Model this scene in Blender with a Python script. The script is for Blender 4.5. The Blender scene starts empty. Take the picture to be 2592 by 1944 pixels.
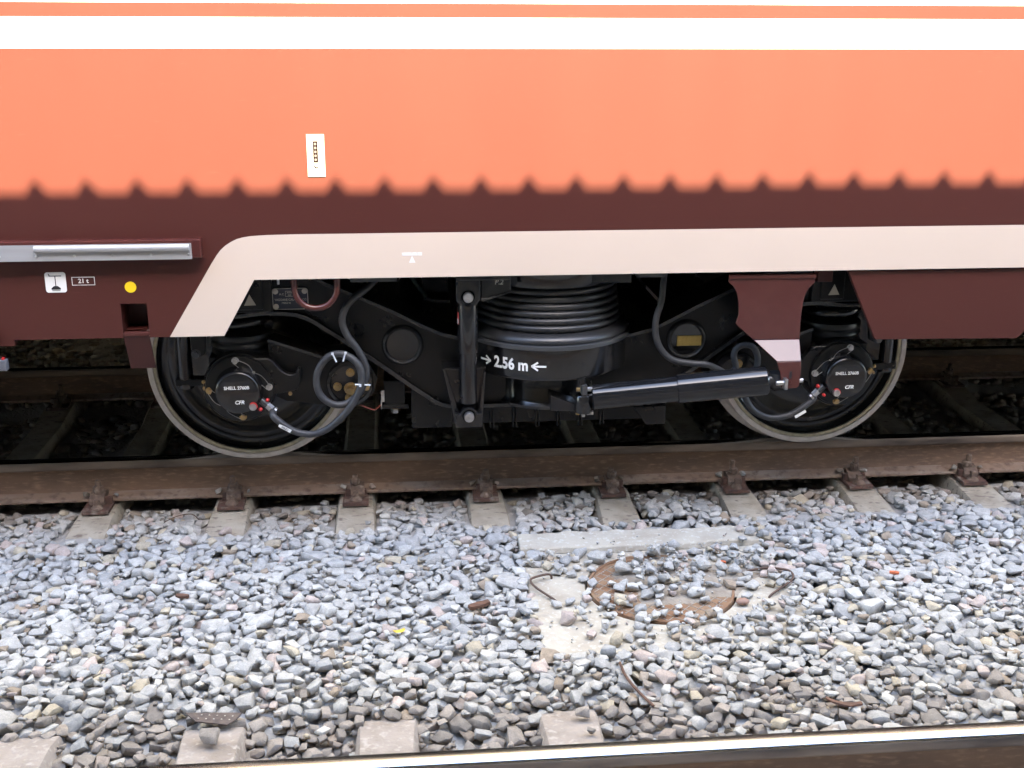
import bpy, bmesh, math, random
import numpy as np
from mathutils import Vector, Matrix
PI = math.pi
scene = bpy.context.scene
COL = scene.collection
rnd = random.Random(11)
rng = np.random.default_rng(5)

# ------------------------------------------------------------------ camera
cam_d = bpy.data.cameras.new('camera')
cam = bpy.data.objects.new('camera', cam_d); COL.objects.link(cam)
cam_d.sensor_width = 36.0
cam_d.lens = 36.0 * 2978.1 / 2592.0
cam_d.clip_end = 4000
YAW, PITCH, ROLL = 0.0926, 0.3003, 0.003
CAM = Vector((-0.5881, -5.1123, 1.9079))
fwd = Vector((math.sin(YAW)*math.cos(PITCH), math.cos(YAW)*math.cos(PITCH), -math.sin(PITCH)))
rgt = Vector((math.cos(YAW), -math.sin(YAW), 0)); upv = rgt.cross(fwd)
r2 = rgt*math.cos(ROLL) + upv*math.sin(ROLL); u2 = upv*math.cos(ROLL) - rgt*math.sin(ROLL)
cam.matrix_world = Matrix(((r2.x, u2.x, -fwd.x, CAM.x), (r2.y, u2.y, -fwd.y, CAM.y), (r2.z, u2.z, -fwd.z, CAM.z), (0, 0, 0, 1)))
scene.camera = cam

# ------------------------------------------------------------------ sky, sun, exposure
SUN_EL, SUN_AZ = math.radians(46), math.radians(12)      # behind the camera, a little to the right
world = bpy.data.worlds.new('World'); scene.world = world; world.use_nodes = True
wn = world.node_tree
bg = wn.nodes['Background']
sky = wn.nodes.new('ShaderNodeTexSky'); sky.sky_type = 'NISHITA'; sky.sun_disc = False
sky.sun_elevation = SUN_EL; sky.sun_rotation = PI - SUN_AZ
sky.air_density = 1.0; sky.dust_density = 1.6; sky.ozone_density = 0.4
wn.links.new(sky.outputs[0], bg.inputs[0]); bg.inputs[1].default_value = 0.15
sun_d = bpy.data.lights.new('sun', 'SUN'); sun_d.energy = 5.0; sun_d.angle = math.radians(0.5); sun_d.color = (1.0, 0.905, 0.60)
sun = bpy.data.objects.new('sun', sun_d); COL.objects.link(sun)
SUN_DIR = Vector((-math.sin(SUN_AZ)*math.cos(SUN_EL), math.cos(SUN_AZ)*math.cos(SUN_EL), -math.sin(SUN_EL)))
sun.rotation_euler = SUN_DIR.to_track_quat('-Z', 'Y').to_euler()
scene.view_settings.view_transform = 'Standard'; scene.view_settings.look = 'None'
scene.view_settings.gamma = 1.0; scene.view_settings.use_curve_mapping = False
scene.view_settings.exposure = 3.85
scene.render.engine = 'CYCLES'
scene.cycles.max_bounces = 8; scene.cycles.diffuse_bounces = 5; scene.cycles.glossy_bounces = 4
scene.cycles.use_denoising = True

# ------------------------------------------------------------------ materials
def material(name, base, rough=0.5, metal=0.0, noise=None, noise2=None, bump=None, coat=0.0, spec=None, rough_var=None):
    """noise = (scale, colour, low, high[, stretch]): mixes in a second colour; bump = (scale, strength, distance)"""
    m = bpy.data.materials.new(name); m.use_nodes = True
    nt = m.node_tree; N = nt.nodes; L = nt.links
    b = N['Principled BSDF']
    b.inputs['Roughness'].default_value = rough; b.inputs['Metallic'].default_value = metal
    if spec is not None: b.inputs['Specular IOR Level'].default_value = spec
    if coat: b.inputs['Coat Weight'].default_value = coat; b.inputs['Coat Roughness'].default_value = 0.08
    geo = N.new('ShaderNodeNewGeometry')
    out = None
    def ntex(scale, stretch=None, detail=6):
        t = N.new('ShaderNodeTexNoise'); t.inputs['Scale'].default_value = scale; t.inputs['Detail'].default_value = detail
        if stretch:
            mp = N.new('ShaderNodeMapping'); mp.inputs['Scale'].default_value = stretch
            L.new(geo.outputs['Position'], mp.inputs['Vector']); L.new(mp.outputs[0], t.inputs['Vector'])
        else: L.new(geo.outputs['Position'], t.inputs['Vector'])
        return t
    prev = None
    for nz in (noise, noise2):
        if not nz: continue
        t = ntex(nz[0], nz[4] if len(nz) > 4 else None)
        rp = N.new('ShaderNodeValToRGB'); rp.color_ramp.elements[0].position = nz[2]; rp.color_ramp.elements[1].position = nz[3]
        L.new(t.outputs['Fac'], rp.inputs[0])
        mx = N.new('ShaderNodeMix'); mx.data_type = 'RGBA'
        L.new(rp.outputs[0], mx.inputs[0])
        if prev is None: mx.inputs[6].default_value = (*base, 1)
        else: L.new(prev, mx.inputs[6])
        mx.inputs[7].default_value = (*nz[1], 1); prev = mx.outputs[2]
    if prev is None: b.inputs['Base Color'].default_value = (*base, 1)
    else: L.new(prev, b.inputs['Base Color'])
    if rough_var:
        t = ntex(rough_var[0]); mr = N.new('ShaderNodeMapRange')
        mr.inputs[3].default_value = rough_var[1]; mr.inputs[4].default_value = rough_var[2]
        mr.inputs[1].default_value = 0.3; mr.inputs[2].default_value = 0.7
        L.new(t.outputs['Fac'], mr.inputs[0]); L.new(mr.outputs[0], b.inputs['Roughness'])
    if bump:
        t = ntex(bump[0], None, 8); bp = N.new('ShaderNodeBump'); bp.inputs['Strength'].default_value = bump[1]; bp.inputs['Distance'].default_value = bump[2]
        L.new(t.outputs['Fac'], bp.inputs['Height']); L.new(bp.outputs[0], b.inputs['Normal'])
    return m

M = {}
M['maroon'] = material('maroon_paint', (0.0605, 0.0155, 0.0115), 0.40, noise=(1.3, (0.0625, 0.0171, 0.0127), .38, .66, (1.4, 1, .35)), noise2=(60, (0.075, 0.022, 0.016), .64, .78, (0.25, 1, 1.6)), coat=0.0, spec=.31)
M['maroon_gloss'] = material('fresh_maroon_gloss', (0.060, 0.0142, 0.0112), 0.24, noise=(20, (0.068, 0.017, 0.0135), .4, .7), bump=(30, .06, .001), spec=.55)
M['cream'] = material('cream_paint', (0.56, 0.452, 0.363), 0.5, noise=(2.0, (0.54, 0.436, 0.350), .4, .7), spec=.3)
M['white'] = material('white_paint', (0.80, 0.79, 0.77), 0.4, noise=(3, (0.76, 0.75, 0.73), .4, .7), coat=0.2)
M['shiny'] = material('wet_look_black_paint', (0.009, 0.009, 0.010), 0.10, bump=(30, .05, .002), rough_var=(20, .06, .16))
M['black'] = material('black_gloss_paint', (0.007, 0.007, 0.0075), 0.20, noise=(9, (0.012, 0.0105, 0.0095), .45, .7), bump=(55, .08, .002), coat=0.35, rough_var=(18, .14, .28), spec=.4)
M['black_matt'] = material('black_paint_dusty', (0.006, 0.0058, 0.0056), 0.34, noise=(12, (0.011, 0.0098, 0.0088), .45, .75), bump=(40, .2, .002), rough_var=(10, .24, .42), spec=.28)
M['weld'] = material('black_painted_weld', (0.012, 0.012, 0.012), 0.24, bump=(120, .8, .004), coat=.3)
M['rubber'] = material('black_rubber', (0.018, 0.018, 0.019), 0.38, bump=(200, .15, .001), rough_var=(14, .3, .45))
M['hose'] = material('rubber_hose', (0.026, 0.026, 0.028), 0.5, bump=(300, .2, .001), noise=(30, (0.04, 0.04, 0.042), .5, .75))
M['dark_grey'] = material('dark_grey_paint', (0.035, 0.036, 0.038), 0.3, bump=(60, .1, .002), coat=.3)
M['zinc'] = material('zinc_plated_steel', (0.52, 0.52, 0.52), 0.35, 1.0, noise=(60, (0.35, 0.34, 0.33), .45, .7), bump=(150, .2, .001))
M['brass'] = material('yellow_passivated_steel', (0.46, 0.33, 0.14), 0.38, 1.0, noise=(80, (0.36, 0.27, 0.2), .4, .7), bump=(150, .2, .001))
M['plate_brass'] = material('brass_plate', (0.40, 0.29, 0.09), 0.5, .6, noise=(60, (0.3, 0.2, 0.06), .45, .75))
M['tyre'] = material('worn_steel_tyre', (0.62, 0.56, 0.515), 0.45, .1, noise=(30, (0.50, 0.44, 0.40), .4, .7), bump=(90, .15, .001))
M['tyre_inner'] = material('oiled_steel_ring', (0.42, 0.37, 0.25), 0.4, .15, noise=(40, (0.28, 0.24, 0.16), .4, .7))
M['aluminium'] = material('brushed_aluminium', (0.37, 0.36, 0.355), 0.5, .35, noise=(14, (0.29, 0.275, 0.26), .45, .75, (.15, 1, 1)), bump=(60, .1, .001))
M['grey'] = material('grey_plastic', (0.09, 0.09, 0.10), .5)
M['red'] = material('red_paint', (0.52, 0.02, 0.02), .35)
M['label_red'] = material('red_label', (0.45, 0.05, 0.04), .4)
M['yellow'] = material('yellow_enamel', (0.80, 0.55, 0.01), .4)
M['print_white'] = material('white_print', (0.70, 0.69, 0.66), .6, noise=(90, (0.50, 0.49, 0.46), .52, .66))
M['print_grey'] = material('grey_print', (0.50, 0.48, 0.44), .5)
M['sign_grey'] = material('beige_marking', (0.42, 0.38, 0.32), .5)
M['ink'] = material('black_ink', (0.012, 0.011, 0.012), .5)
M['brown_ink'] = material('faded_brown_ink', (0.009, 0.0045, 0.005), .8, spec=.05)
M['plate_grey'] = material('pale_enamel_plate', (0.20, 0.195, 0.19), .6, spec=.2)
M['bead'] = material('pale_bead', (0.075, 0.062, 0.06), .6, spec=.2)
M['blue_plate'] = material('dark_blue_enamel', (0.010, 0.016, 0.035), .35)
M['rust_rail'] = material('rusty_rail', (0.205, 0.122, 0.076), 0.75, noise=(7, (0.135, 0.085, 0.058), .35, .65, (.4, 1, 1)), noise2=(48, (0.27, 0.168, 0.108), .52, .72, (.5, 1, 2.2)), bump=(120, .35, .002))
M['rail_foot_dust'] = material('dusty_rail_foot', (0.24, 0.165, 0.118), 0.85, noise=(11, (0.32, 0.27, 0.23), .48, .72, (.3, 1, 1)), noise2=(30, (0.12, 0.075, 0.055), .5, .75), bump=(140, .4, .002))
M['rail_side'] = material('rail_head_side', (0.22, 0.165, 0.125), 0.6, .25, noise=(14, (0.075, 0.055, 0.045), .4, .7, (.2, 1, 1)), noise2=(26, (0.20, 0.165, 0.13), .66, .85, (.4, 1, 1)), bump=(90, .3, .001))
M['rail_top'] = material('polished_rail_top', (0.55, 0.54, 0.53), 0.20, 1.0, noise=(12, (0.45, 0.43, 0.41), .45, .7, (.1, 1, 1)), bump=(40, .03, .001))
M['rust_clip'] = material('rusty_fastening', (0.15, 0.10, 0.073), 0.85, noise=(45, (0.09, 0.06, 0.045), .4, .65), noise2=(28, (0.25, 0.19, 0.15), .55, .7), bump=(160, .6, .003))
M['rust_plate'] = material('rusty_base_plate', (0.115, 0.058, 0.042), 0.8, noise=(35, (0.07, 0.04, 0.032), .4, .65), noise2=(24, (0.22, 0.18, 0.15), .55, .70), bump=(120, .4, .002))
M['concrete'] = material('sleeper_concrete', (0.355, 0.315, 0.250), 0.9, noise=(9, (0.255, 0.215, 0.163), .42, .68), noise2=(48, (0.17, 0.135, 0.11), .57, .68, (.45, 1, 1)), bump=(70, .7, .006))
M['concrete_dirty'] = material('stained_concrete', (0.25, 0.205, 0.165), 0.9, noise=(9, (0.19, 0.15, 0.115), .42, .66), noise2=(40, (0.31, 0.265, 0.22), .54, .68), bump=(60, .7, .006))
M['slab'] = material('pale_concrete', (0.375, 0.332, 0.262), 0.92, noise=(7, (0.30, 0.255, 0.195), .42, .68), noise2=(55, (0.44, 0.405, 0.34), .55, .68), bump=(45, .6, .006))
M['iron'] = material('rusty_cast_iron', (0.185, 0.095, 0.048), 0.85, noise=(9, (0.24, 0.165, 0.10), .42, .66), noise2=(40, (0.12, 0.06, 0.033), .55, .8), bump=(90, .5, .003))
M['rebar'] = material('rusty_bar', (0.085, 0.05, 0.035), 0.85, noise=(60, (0.08, 0.045, 0.03), .4, .7), bump=(150, .5, .002))
M['soil'] = material('ballast_dirt', (0.30, 0.28, 0.255), 0.95, noise=(20, (0.33, 0.315, 0.29), .4, .7), bump=(60, .8, .01))
M['dust'] = material('fine_grit', (0.27, 0.23, 0.18), 0.95, noise=(25, (0.20, 0.16, 0.12), .4, .7), bump=(120, .8, .004))
M['earth'] = material('gravelly_ground', (0.24, 0.235, 0.23), 0.95, noise=(18, (0.34, 0.335, 0.34), .4, .6), bump=(25, .8, .02))
M['asphalt'] = material('platform_asphalt', (0.06, 0.06, 0.058), .9, noise=(30, (0.09, 0.088, 0.085), .4, .6))
M['blocker_wall'] = material('blocker_plaster', (0.16, 0.14, 0.12), .9, noise=(4, (0.13, 0.115, 0.10), .4, .6))  # finish of the added light-blocking wall and roof
M['roof_sheet'] = material('zinc_roof_sheet', (0.35, 0.36, 0.37), .5, .6)
M['wood'] = material('dark_wood', (0.12, 0.055, 0.03), .8, noise=(60, (0.06, 0.03, 0.018), .4, .7, (.2, 1, 1)), bump=(80, .5, .003))
M['plate_rust'] = material('dull_rusty_sheet', (0.095, 0.068, 0.052), .85, noise=(50, (0.06, 0.043, 0.035), .4, .65), bump=(90, .5, .003))
M['leaf'] = material('yellow_leaf', (0.62, 0.42, 0.05), .6)
M['orange'] = material('orange_scrap', (0.42, 0.10, 0.035), .7)
M['pebble'] = material('brown_pebble', (0.26, 0.15, 0.105), .55)
M['green_paint'] = material('green_pipe', (0.012, 0.03, 0.022), .4)
M['wire'] = material('galvanised_wire', (0.42, 0.41, 0.39), .4, .9)
M['tie'] = material('white_cable_tie', (0.55, 0.57, 0.60), .4)
M['red_wire'] = material('red_cable', (0.16, 0.025, 0.015), .5)

# stone: colour comes from a per-stone attribute (rock and dirt colour, dimmed near the camera to offset light), relief from noise
m = bpy.data.materials.new('crushed_limestone'); m.use_nodes = True
nt = m.node_tree; N = nt.nodes; Lk = nt.links; b = N['Principled BSDF']
at = N.new('ShaderNodeAttribute'); at.attribute_name = 'rock'
geo = N.new('ShaderNodeNewGeometry')
n1 = N.new('ShaderNodeTexNoise'); n1.inputs['Scale'].default_value = 38; n1.inputs['Detail'].default_value = 7
n2 = N.new('ShaderNodeTexNoise'); n2.inputs['Scale'].default_value = 190; n2.inputs['Detail'].default_value = 5
for n_ in (n1, n2): Lk.new(geo.outputs['Position'], n_.inputs['Vector'])
mr = N.new('ShaderNodeMapRange'); mr.inputs[1].default_value = .3; mr.inputs[2].default_value = .7; mr.inputs[3].default_value = .82; mr.inputs[4].default_value = 1.16
Lk.new(n1.outputs['Fac'], mr.inputs[0])
mr2 = N.new('ShaderNodeMapRange'); mr2.inputs[1].default_value = .35; mr2.inputs[2].default_value = .7; mr2.inputs[3].default_value = .88; mr2.inputs[4].default_value = 1.14
Lk.new(n2.outputs['Fac'], mr2.inputs[0])
mu = N.new('ShaderNodeMath'); mu.operation = 'MULTIPLY'; Lk.new(mr.outputs[0], mu.inputs[0]); Lk.new(mr2.outputs[0], mu.inputs[1])
vm = N.new('ShaderNodeVectorMath'); vm.operation = 'SCALE'
Lk.new(at.outputs['Color'], vm.inputs[0]); Lk.new(mu.outputs[0], vm.inputs['Scale'])
Lk.new(vm.outputs[0], b.inputs['Base Color']); b.inputs['Roughness'].default_value = .88; b.inputs['Specular IOR Level'].default_value = .3
bp = N.new('ShaderNodeBump'); bp.inputs['Strength'].default_value = .5; bp.inputs['Distance'].default_value = .004
ad = N.new('ShaderNodeMath'); ad.operation = 'MULTIPLY_ADD'; ad.inputs[1].default_value = .3
Lk.new(n2.outputs['Fac'], ad.inputs[0]); Lk.new(n1.outputs['Fac'], ad.inputs[2])
Lk.new(ad.outputs[0], bp.inputs['Height']); Lk.new(bp.outputs[0], b.inputs['Normal'])
M['rock'] = m

# ------------------------------------------------------------------ mesh helpers
class MB:
    def __init__(s): s.v = []; s.f = []; s.mi = []; s.cur = 0
    def add(s, vs, fs):
        o = len(s.v); s.v += [tuple(v) for v in vs]; s.f += [tuple(i+o for i in f) for f in fs]; s.mi += [s.cur]*len(fs); return s
    def box(s, x0, x1, y0, y1, z0, z1):
        return s.add([(x0,y0,z0),(x1,y0,z0),(x1,y1,z0),(x0,y1,z0),(x0,y0,z1),(x1,y0,z1),(x1,y1,z1),(x0,y1,z1)],
                     [(3,2,1,0),(4,5,6,7),(0,1,5,4),(1,2,6,5),(2,3,7,6),(3,0,4,7)])
    def prism(s, pts, y0, y1):
        """polygon in the x-z plane, extruded along y"""
        if sum(a[0]*b_[1]-b_[0]*a[1] for a, b_ in zip(pts, pts[1:]+pts[:1])) < 0: pts = pts[::-1]
        n = len(pts)
        return s.add([(x,y0,z) for x,z in pts]+[(x,y1,z) for x,z in pts],
                     [tuple(range(n)), tuple(range(2*n-1,n-1,-1))]+[(i,i+n,(i+1)%n+n,(i+1)%n) for i in range(n)])
    def lathe(s, prof, c, axis='y', seg=48, close=True):
        """prof = [(radius, along)], spun round an axis through c"""
        n = len(prof); vs = []
        for k in range(seg):
            a = 2*PI*k/seg; ca, sa = math.cos(a), math.sin(a)
            for r, t in prof:
                if axis == 'y': vs.append((c[0]+r*ca, c[1]+t, c[2]+r*sa))
                elif axis == 'z': vs.append((c[0]+r*ca, c[1]+r*sa, c[2]+t))
                else: vs.append((c[0]+t, c[1]+r*ca, c[2]+r*sa))
        fs = []
        for k in range(seg):
            k2 = (k+1) % seg
            for i in range(n-1): fs.append((k*n+i, k2*n+i, k2*n+i+1, k*n+i+1))
        if close:
            fs.append(tuple(k*n for k in range(seg))[::-1]); fs.append(tuple(k*n+n-1 for k in range(seg)))
        return s.add(vs, fs)
    def tube(s, path, r, seg=10, cap=True):
        P = [Vector(p) for p in path]; n = len(P); vs = []; T = []
        for i in range(n): T.append(((P[min(i+1,n-1)]-P[max(i-1,0)])).normalized())
        a = Vector((0,0,1)) if abs(T[0].z) < .9 else Vector((1,0,0))
        nrm = (a - T[0]*a.dot(T[0])).normalized()
        for i in range(n):
            nrm = (nrm - T[i]*nrm.dot(T[i])).normalized(); bi = T[i].cross(nrm)
            rr = r[i] if isinstance(r, (list, tuple)) else r
            for k in range(seg):
                t = 2*PI*k/seg; vs.append(P[i] + (nrm*math.cos(t)+bi*math.sin(t))*rr)
        fs = [(i*seg+k, i*seg+(k+1)%seg, (i+1)*seg+(k+1)%seg, (i+1)*seg+k) for i in range(n-1) for k in range(seg)]
        if cap: fs += [tuple(range(seg))[::-1], tuple((n-1)*seg+k for k in range(seg))]
        return s.add(vs, fs)
    def cyl(s, a, b_, r, seg=24, rb=None): return s.tube([a, b_], [r, r if rb is None else rb], seg)
    def strip(s, pts, th, y0, y1):
        """a plate of thickness th following an x-z polyline (flange)"""
        n = len(pts); up = []; lo = []
        for i in range(n):
            t = Vector((pts[min(i+1,n-1)][0]-pts[max(i-1,0)][0], 0, pts[min(i+1,n-1)][1]-pts[max(i-1,0)][1])).normalized()
            nn = Vector((-t.z, 0, t.x)); p = Vector((pts[i][0], 0, pts[i][1]))
            up.append(p+nn*th/2); lo.append(p-nn*th/2)
        vs = []
        for i in range(n):
            for p in (up[i], lo[i]):
                vs += [(p.x, y0, p.z), (p.x, y1, p.z)]
        fs = []
        for i in range(n-1):
            a, c = 4*i, 4*(i+1)
            fs += [(a,a+1,c+1,c), (a+2,c+2,c+3,a+3), (a,c,c+2,a+2), (a+1,a+3,c+3,c+1)]
        e = 4*(n-1); fs += [(0,2,3,1), (e,e+1,e+3,e+2)]
        return s.add(vs, fs)

def new_mesh(name, mb, mats, smooth=None):
    me = bpy.data.meshes.new(name); me.from_pydata([tuple(v) for v in mb.v], [], mb.f); me.validate()
    for m_ in (mats if isinstance(mats, (list, tuple)) else [mats]): me.materials.append(M[m_])
    if isinstance(mats, (list, tuple)) and len(me.polygons) == len(mb.mi): me.polygons.foreach_set('material_index', mb.mi)
    bm = bmesh.new(); bm.from_mesh(me); bmesh.ops.recalc_face_normals(bm, faces=bm.faces); bm.to_mesh(me); bm.free()
    if smooth:
        me.polygons.foreach_set('use_smooth', [True]*len(me.polygons)); me.set_sharp_from_angle(angle=math.radians(smooth))
    me.update(); return me
def link(name, data, parent=None, local=False):
    o = bpy.data.objects.new(name, data); COL.objects.link(o)
    if parent:
        o.parent = parent
        if not local: o.matrix_parent_inverse = Matrix.Translation(-root_loc(parent))
    return o
def root_loc(o):
    v = Vector((0,0,0))
    while o: v += o.location; o = o.parent if o.type == 'EMPTY' else None
    return v
def obj(name, mb, mats, parent=None, smooth=35, bevel=0.0, local=False):
    o = bpy.data.objects.new(name, new_mesh(name, mb, mats, smooth)); COL.objects.link(o)
    if parent:
        o.parent = parent
        if parent.type == 'EMPTY' and not local: o.matrix_parent_inverse = Matrix.Translation(-parent.location)
    if bevel:
        md = o.modifiers.new('edge', 'BEVEL'); md.width = bevel; md.segments = 2; md.limit_method = 'ANGLE'; md.angle_limit = math.radians(40); md.harden_normals = False
    return o
def tag(o, label=None, cat=None, group=None, kind=None):
    if label: o['label'] = label
    if cat: o['category'] = cat
    if group: o['group'] = group
    if kind: o['kind'] = kind
    return o
def thing(name, label, cat, loc=(0,0,0), group=None):
    o = bpy.data.objects.new(name, None); COL.objects.link(o); o.location = loc; o.empty_display_size = .1
    return tag(o, label, cat, group)
def spline(pts, n=8):
    """Catmull-Rom through the points"""
    P = [Vector(p) for p in pts]; P = [P[0]*2-P[1]] + P + [P[-1]*2-P[-2]]; out = []
    for i in range(1, len(P)-2):
        for k in range(n):
            t = k/n; a, b_, c, d = P[i-1], P[i], P[i+1], P[i+2]
            out.append(0.5*((2*b_)+(c-a)*t+(2*a-5*b_+4*c-d)*t*t+(3*b_-3*c+d-a)*t**3))
    out.append(P[-2]); return out
def text_mb(s, size, bold=0.0, shear=0.0, width=1.0):
    """flat lettering as (verts in u,v centred, faces)"""
    cu = bpy.data.curves.new('t', 'FONT'); cu.body = s; cu.size = size; cu.offset = bold; cu.shear = shear; cu.align_x = 'CENTER'; cu.align_y = 'CENTER'; cu.resolution_u = 3
    cu.fill_mode = 'FRONT'
    o = bpy.data.objects.new('t', cu); COL.objects.link(o)
    dg = bpy.context.evaluated_depsgraph_get(); me = bpy.data.meshes.new_from_object(o.evaluated_get(dg))
    vs = [(v.co.x*width, v.co.y) for v in me.vertices]; fs = [tuple(p.vertices) for p in me.polygons]
    bpy.data.objects.remove(o); bpy.data.curves.remove(cu); bpy.data.meshes.remove(me)
    return vs, fs
def lettering(name, s, size, x, y, z, mat, parent, bold=0.0, shear=0.0, width=1.0, rot=0.0, th=.0008):
    vs, fs = text_mb(s, size, bold, shear, width); c, sn = math.cos(rot), math.sin(rot); n = len(vs)
    P = [(x+u*c-v*sn, z+u*sn+v*c) for u, v in vs]
    mb = MB(); mb.add([(a, y, b_) for a, b_ in P]+[(a, y+th, b_) for a, b_ in P], fs+[tuple(i+n for i in f[::-1]) for f in fs])
    return obj(name, mb, mat, parent, None)
def disc_pts(x, z, r, n=32, a0=0): return [(x+r*math.cos(a0+2*PI*k/n), z+r*math.sin(a0+2*PI*k/n)) for k in range(n)]
def hexbolt(mb, x, y, z, r, h, washer=True):
    """hexagon head on a washer, axis along y, standing out towards -y"""
    if washer: mb.prism(disc_pts(x, z, r*1.35, 20), y-h*.2, y)
    a = rnd.uniform(0, 1)
    mb.prism(disc_pts(x, z, r*1.05, 6, a), y-h, y-h*.2); mb.prism(disc_pts(x, z, r*.72, 16), y-h*1.08, y-h)
    return mb

# ================================================================== SETTING
RAIL_Z = -0.18
g = MB(); g.add([(-600,-600,-.46),(600,-600,-.46),(600,600,-.46),(-600,600,-.46)], [(0,1,2,3)])
tag(obj('ground', g, 'earth', None, None), kind='structure')
# platform behind the camera, then added out-of-view walls and roof that block light
p = MB(); p.box(-40, 40, -30, -4.78, -.46, .32)
tag(obj('platform', p, 'asphalt', None, None), kind='structure')
p = MB(); p.box(-40, 40, -14.6, -13.4, .32, 8.5)
tag(obj('blocker_wall_rear', p, 'blocker_wall', None, None), kind='structure')  # added unseen wall, cuts frontal light on coach side and bogie
w = MB(); w.box(-40, 40, 3.25, 3.7, -.46, 7.0)
tag(obj('blocker_wall_far', w, 'black_matt', None, None), kind='structure')  # added unseen wall, keeps the ballast under the coach dark

p = MB(); p.box(-40, 40, 1.2, 5.0, 4.50, 4.62)
tag(obj('blocker_roof_far', p, 'blocker_wall', None, None), kind='structure')  # added unseen roof, closes the sky gap beyond the coach

# ------------------------------------------------------------------ station canopy (its scalloped eave shades the scene)
Lr = 5.0
SH_Z = 1.292                                   # height of the shadow line on the coach side
EY = -0.60 + SUN_DIR.y*-Lr; EZ = SH_Z - SUN_DIR.z*Lr; EX = -SUN_DIR.x*Lr
canopy = thing('platform_canopy', 'corrugated metal platform canopy whose ribbed eave shades the coach', 'canopy', (0, EY-3, .32))
PIT = 0.1835
def canopy_sheet(x0, dx, dy, dz, n):
    prof = []
    for k in range(n):
        a = x0 + k*PIT
        prof += [(a, 0), (a+PIT-.078, 0), (a+PIT-.050, .044), (a+PIT-.038, .044)]
    prof.append((x0+n*PIT+.004, 0))
    m_ = len(prof); mb = MB(); vs = []
    for (yy, zz) in ((EY+dy, EZ+dz), (EY-9.3, EZ+dz+.85)):
        for t in (0, -.004): vs += [(x+dx, yy, zz+z+t) for x, z in prof]
    fs = [(i, i+1, 2*m_+i+1, 2*m_+i) for i in range(m_-1)] + [(m_+i, 3*m_+i, 3*m_+i+1, m_+i+1) for i in range(m_-1)] + [(i, m_+i, m_+i+1, i+1) for i in range(m_-1)]
    return mb.add(vs, fs)
x = -1.929 + EX - PIT*6 + .03 - 70*PIT
offs = [rnd.uniform(-.0035, .0035) for _ in range(40)]
for k in range(24):
    obj('roof_sheet', canopy_sheet(x, 0, offs[k], -.0015*(k % 2), 7), 'roof_sheet', canopy, None)
    x += 7*PIT
for bx in range(-12, 13, 6):
    bm_ = MB(); bm_.box(bx-.07, bx+.07, EY-8.9, EY-.25, EZ-.28, EZ-.02); obj('rafter', bm_, 'dark_grey', canopy, None)
    bm_ = MB(); bm_.box(bx-.09, bx+.09, EY-4.4, EY-4.2, .32, EZ-.1); obj('post', bm_, 'dark_grey', canopy, None)

# ------------------------------------------------------------------ rails
def rail(name, yc, label, x0=-14, x1=14, polish=-.006):
    """65 kg rail; head top at z=0, head centre at yc"""
    half = [(.0, 0), (.022, -.0006), (.030, -.0035), (.0345, -.009), (.036, -.016), (.0372, -.036), (.033, -.0415), (.013, -.049), (.0092, -.060), (.0088, -.105), (.0105, -.135), (.020, -.1505), (.045, -.160), (.073, -.167), (.0745, -.1695), (.0745, -.178), (.073, -.180)]
    prof = [(-a, z) for a, z in half[::-1]] + half[1:]
    n = len(prof); mb = MB(); vs = []
    xs = [x0, -3.6] + [(-3.5 + .1*k) for k in range(71)] + [3.6, x1]
    for xx in xs: vs += [(xx, yc+a, z + .0006*math.sin(xx*3.1)) for a, z in prof]
    mb.v = vs
    for i in range(len(xs)-1):
        for k in range(n):
            k2 = (k+1) % n; mb.f.append((i*n+k, i*n+k2, (i+1)*n+k2, (i+1)*n+k))
            za = (prof[k][1]+prof[k2][1])/2; mb.mi.append(0 if za > (polish if (prof[k][0]+prof[k2][0]) < 0 else -.006) else 1 if za > -.043 else 3 if za < -.148 else 2)
    mb.f += [tuple(range(n)), tuple((len(xs)-1)*n+k for k in range(n))]; mb.mi += [1, 1]
    return tag(obj(name, mb, ['rail_top', 'rail_side', 'rust_rail', 'rail_foot_dust'], None, 30), label, 'rail', 'running rails')
RY1, RY2, RY0 = 0.036, 1.543, -2.3584
rail('rail', RY1, 'rusty brown rail right under the two nearer coach wheels')
rail('rail', RY2, 'dark rail in deep shade on the far side beneath the coach')
rail('rail', RY0, 'bright polished rail crossing the bottom right corner', polish=-.011)

# ------------------------------------------------------------------ sleepers with their fastenings
def sleeper_mesh(rough_seed, slope=.045, mat='concrete'):
    r_ = random.Random(rough_seed); mb = MB(); st = []
    L_ = [0, .08, .25, .45, .62, .75, .9, 1.1, 1.7, 1.9, 2.05, 2.2, 2.35, 2.52, 2.6]        # from the near end
    for t in L_:
        e = min(t, 2.6-t)
        ht = .088 - .020*min(1, e/.62) if e < .62 else .070
        top = -.004 - slope*max(0, (.36-e)/.36)**1.1
        if e > .9: top -= .03
        if e == 0: top -= .012
        st.append((t, ht + r_.uniform(-.002,.002), top + r_.uniform(-.002,.002), .125 + .01*(e < .3)))
    for t, ht, top, hb in st:
        ch = .010
        vs = [(-hb, t, -.2), (-ht-ch*.7, t, top-ch), (-ht, t, top), (ht, t, top), (ht+ch*.7, t, top-ch), (hb, t, -.2)]
        mb.v += [(x_ + r_.uniform(-.0015,.0015), y_, z_ + r_.uniform(-.0015,.0015)) for x_, y_, z_ in vs]
    n = 6
    for i in range(len(st)-1):
        for k in range(n-1): mb.f.append((i*n+k, (i+1)*n+k, (i+1)*n+k+1, i*n+k+1))
    mb.f += [tuple(range(n)), tuple((len(st)-1)*n+k for k in range(n))[::-1]]; mb.mi = [0]*len(mb.f)
    return new_mesh('sleeper_body', mb, mat, 40)
SL_TOP = -.198
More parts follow.
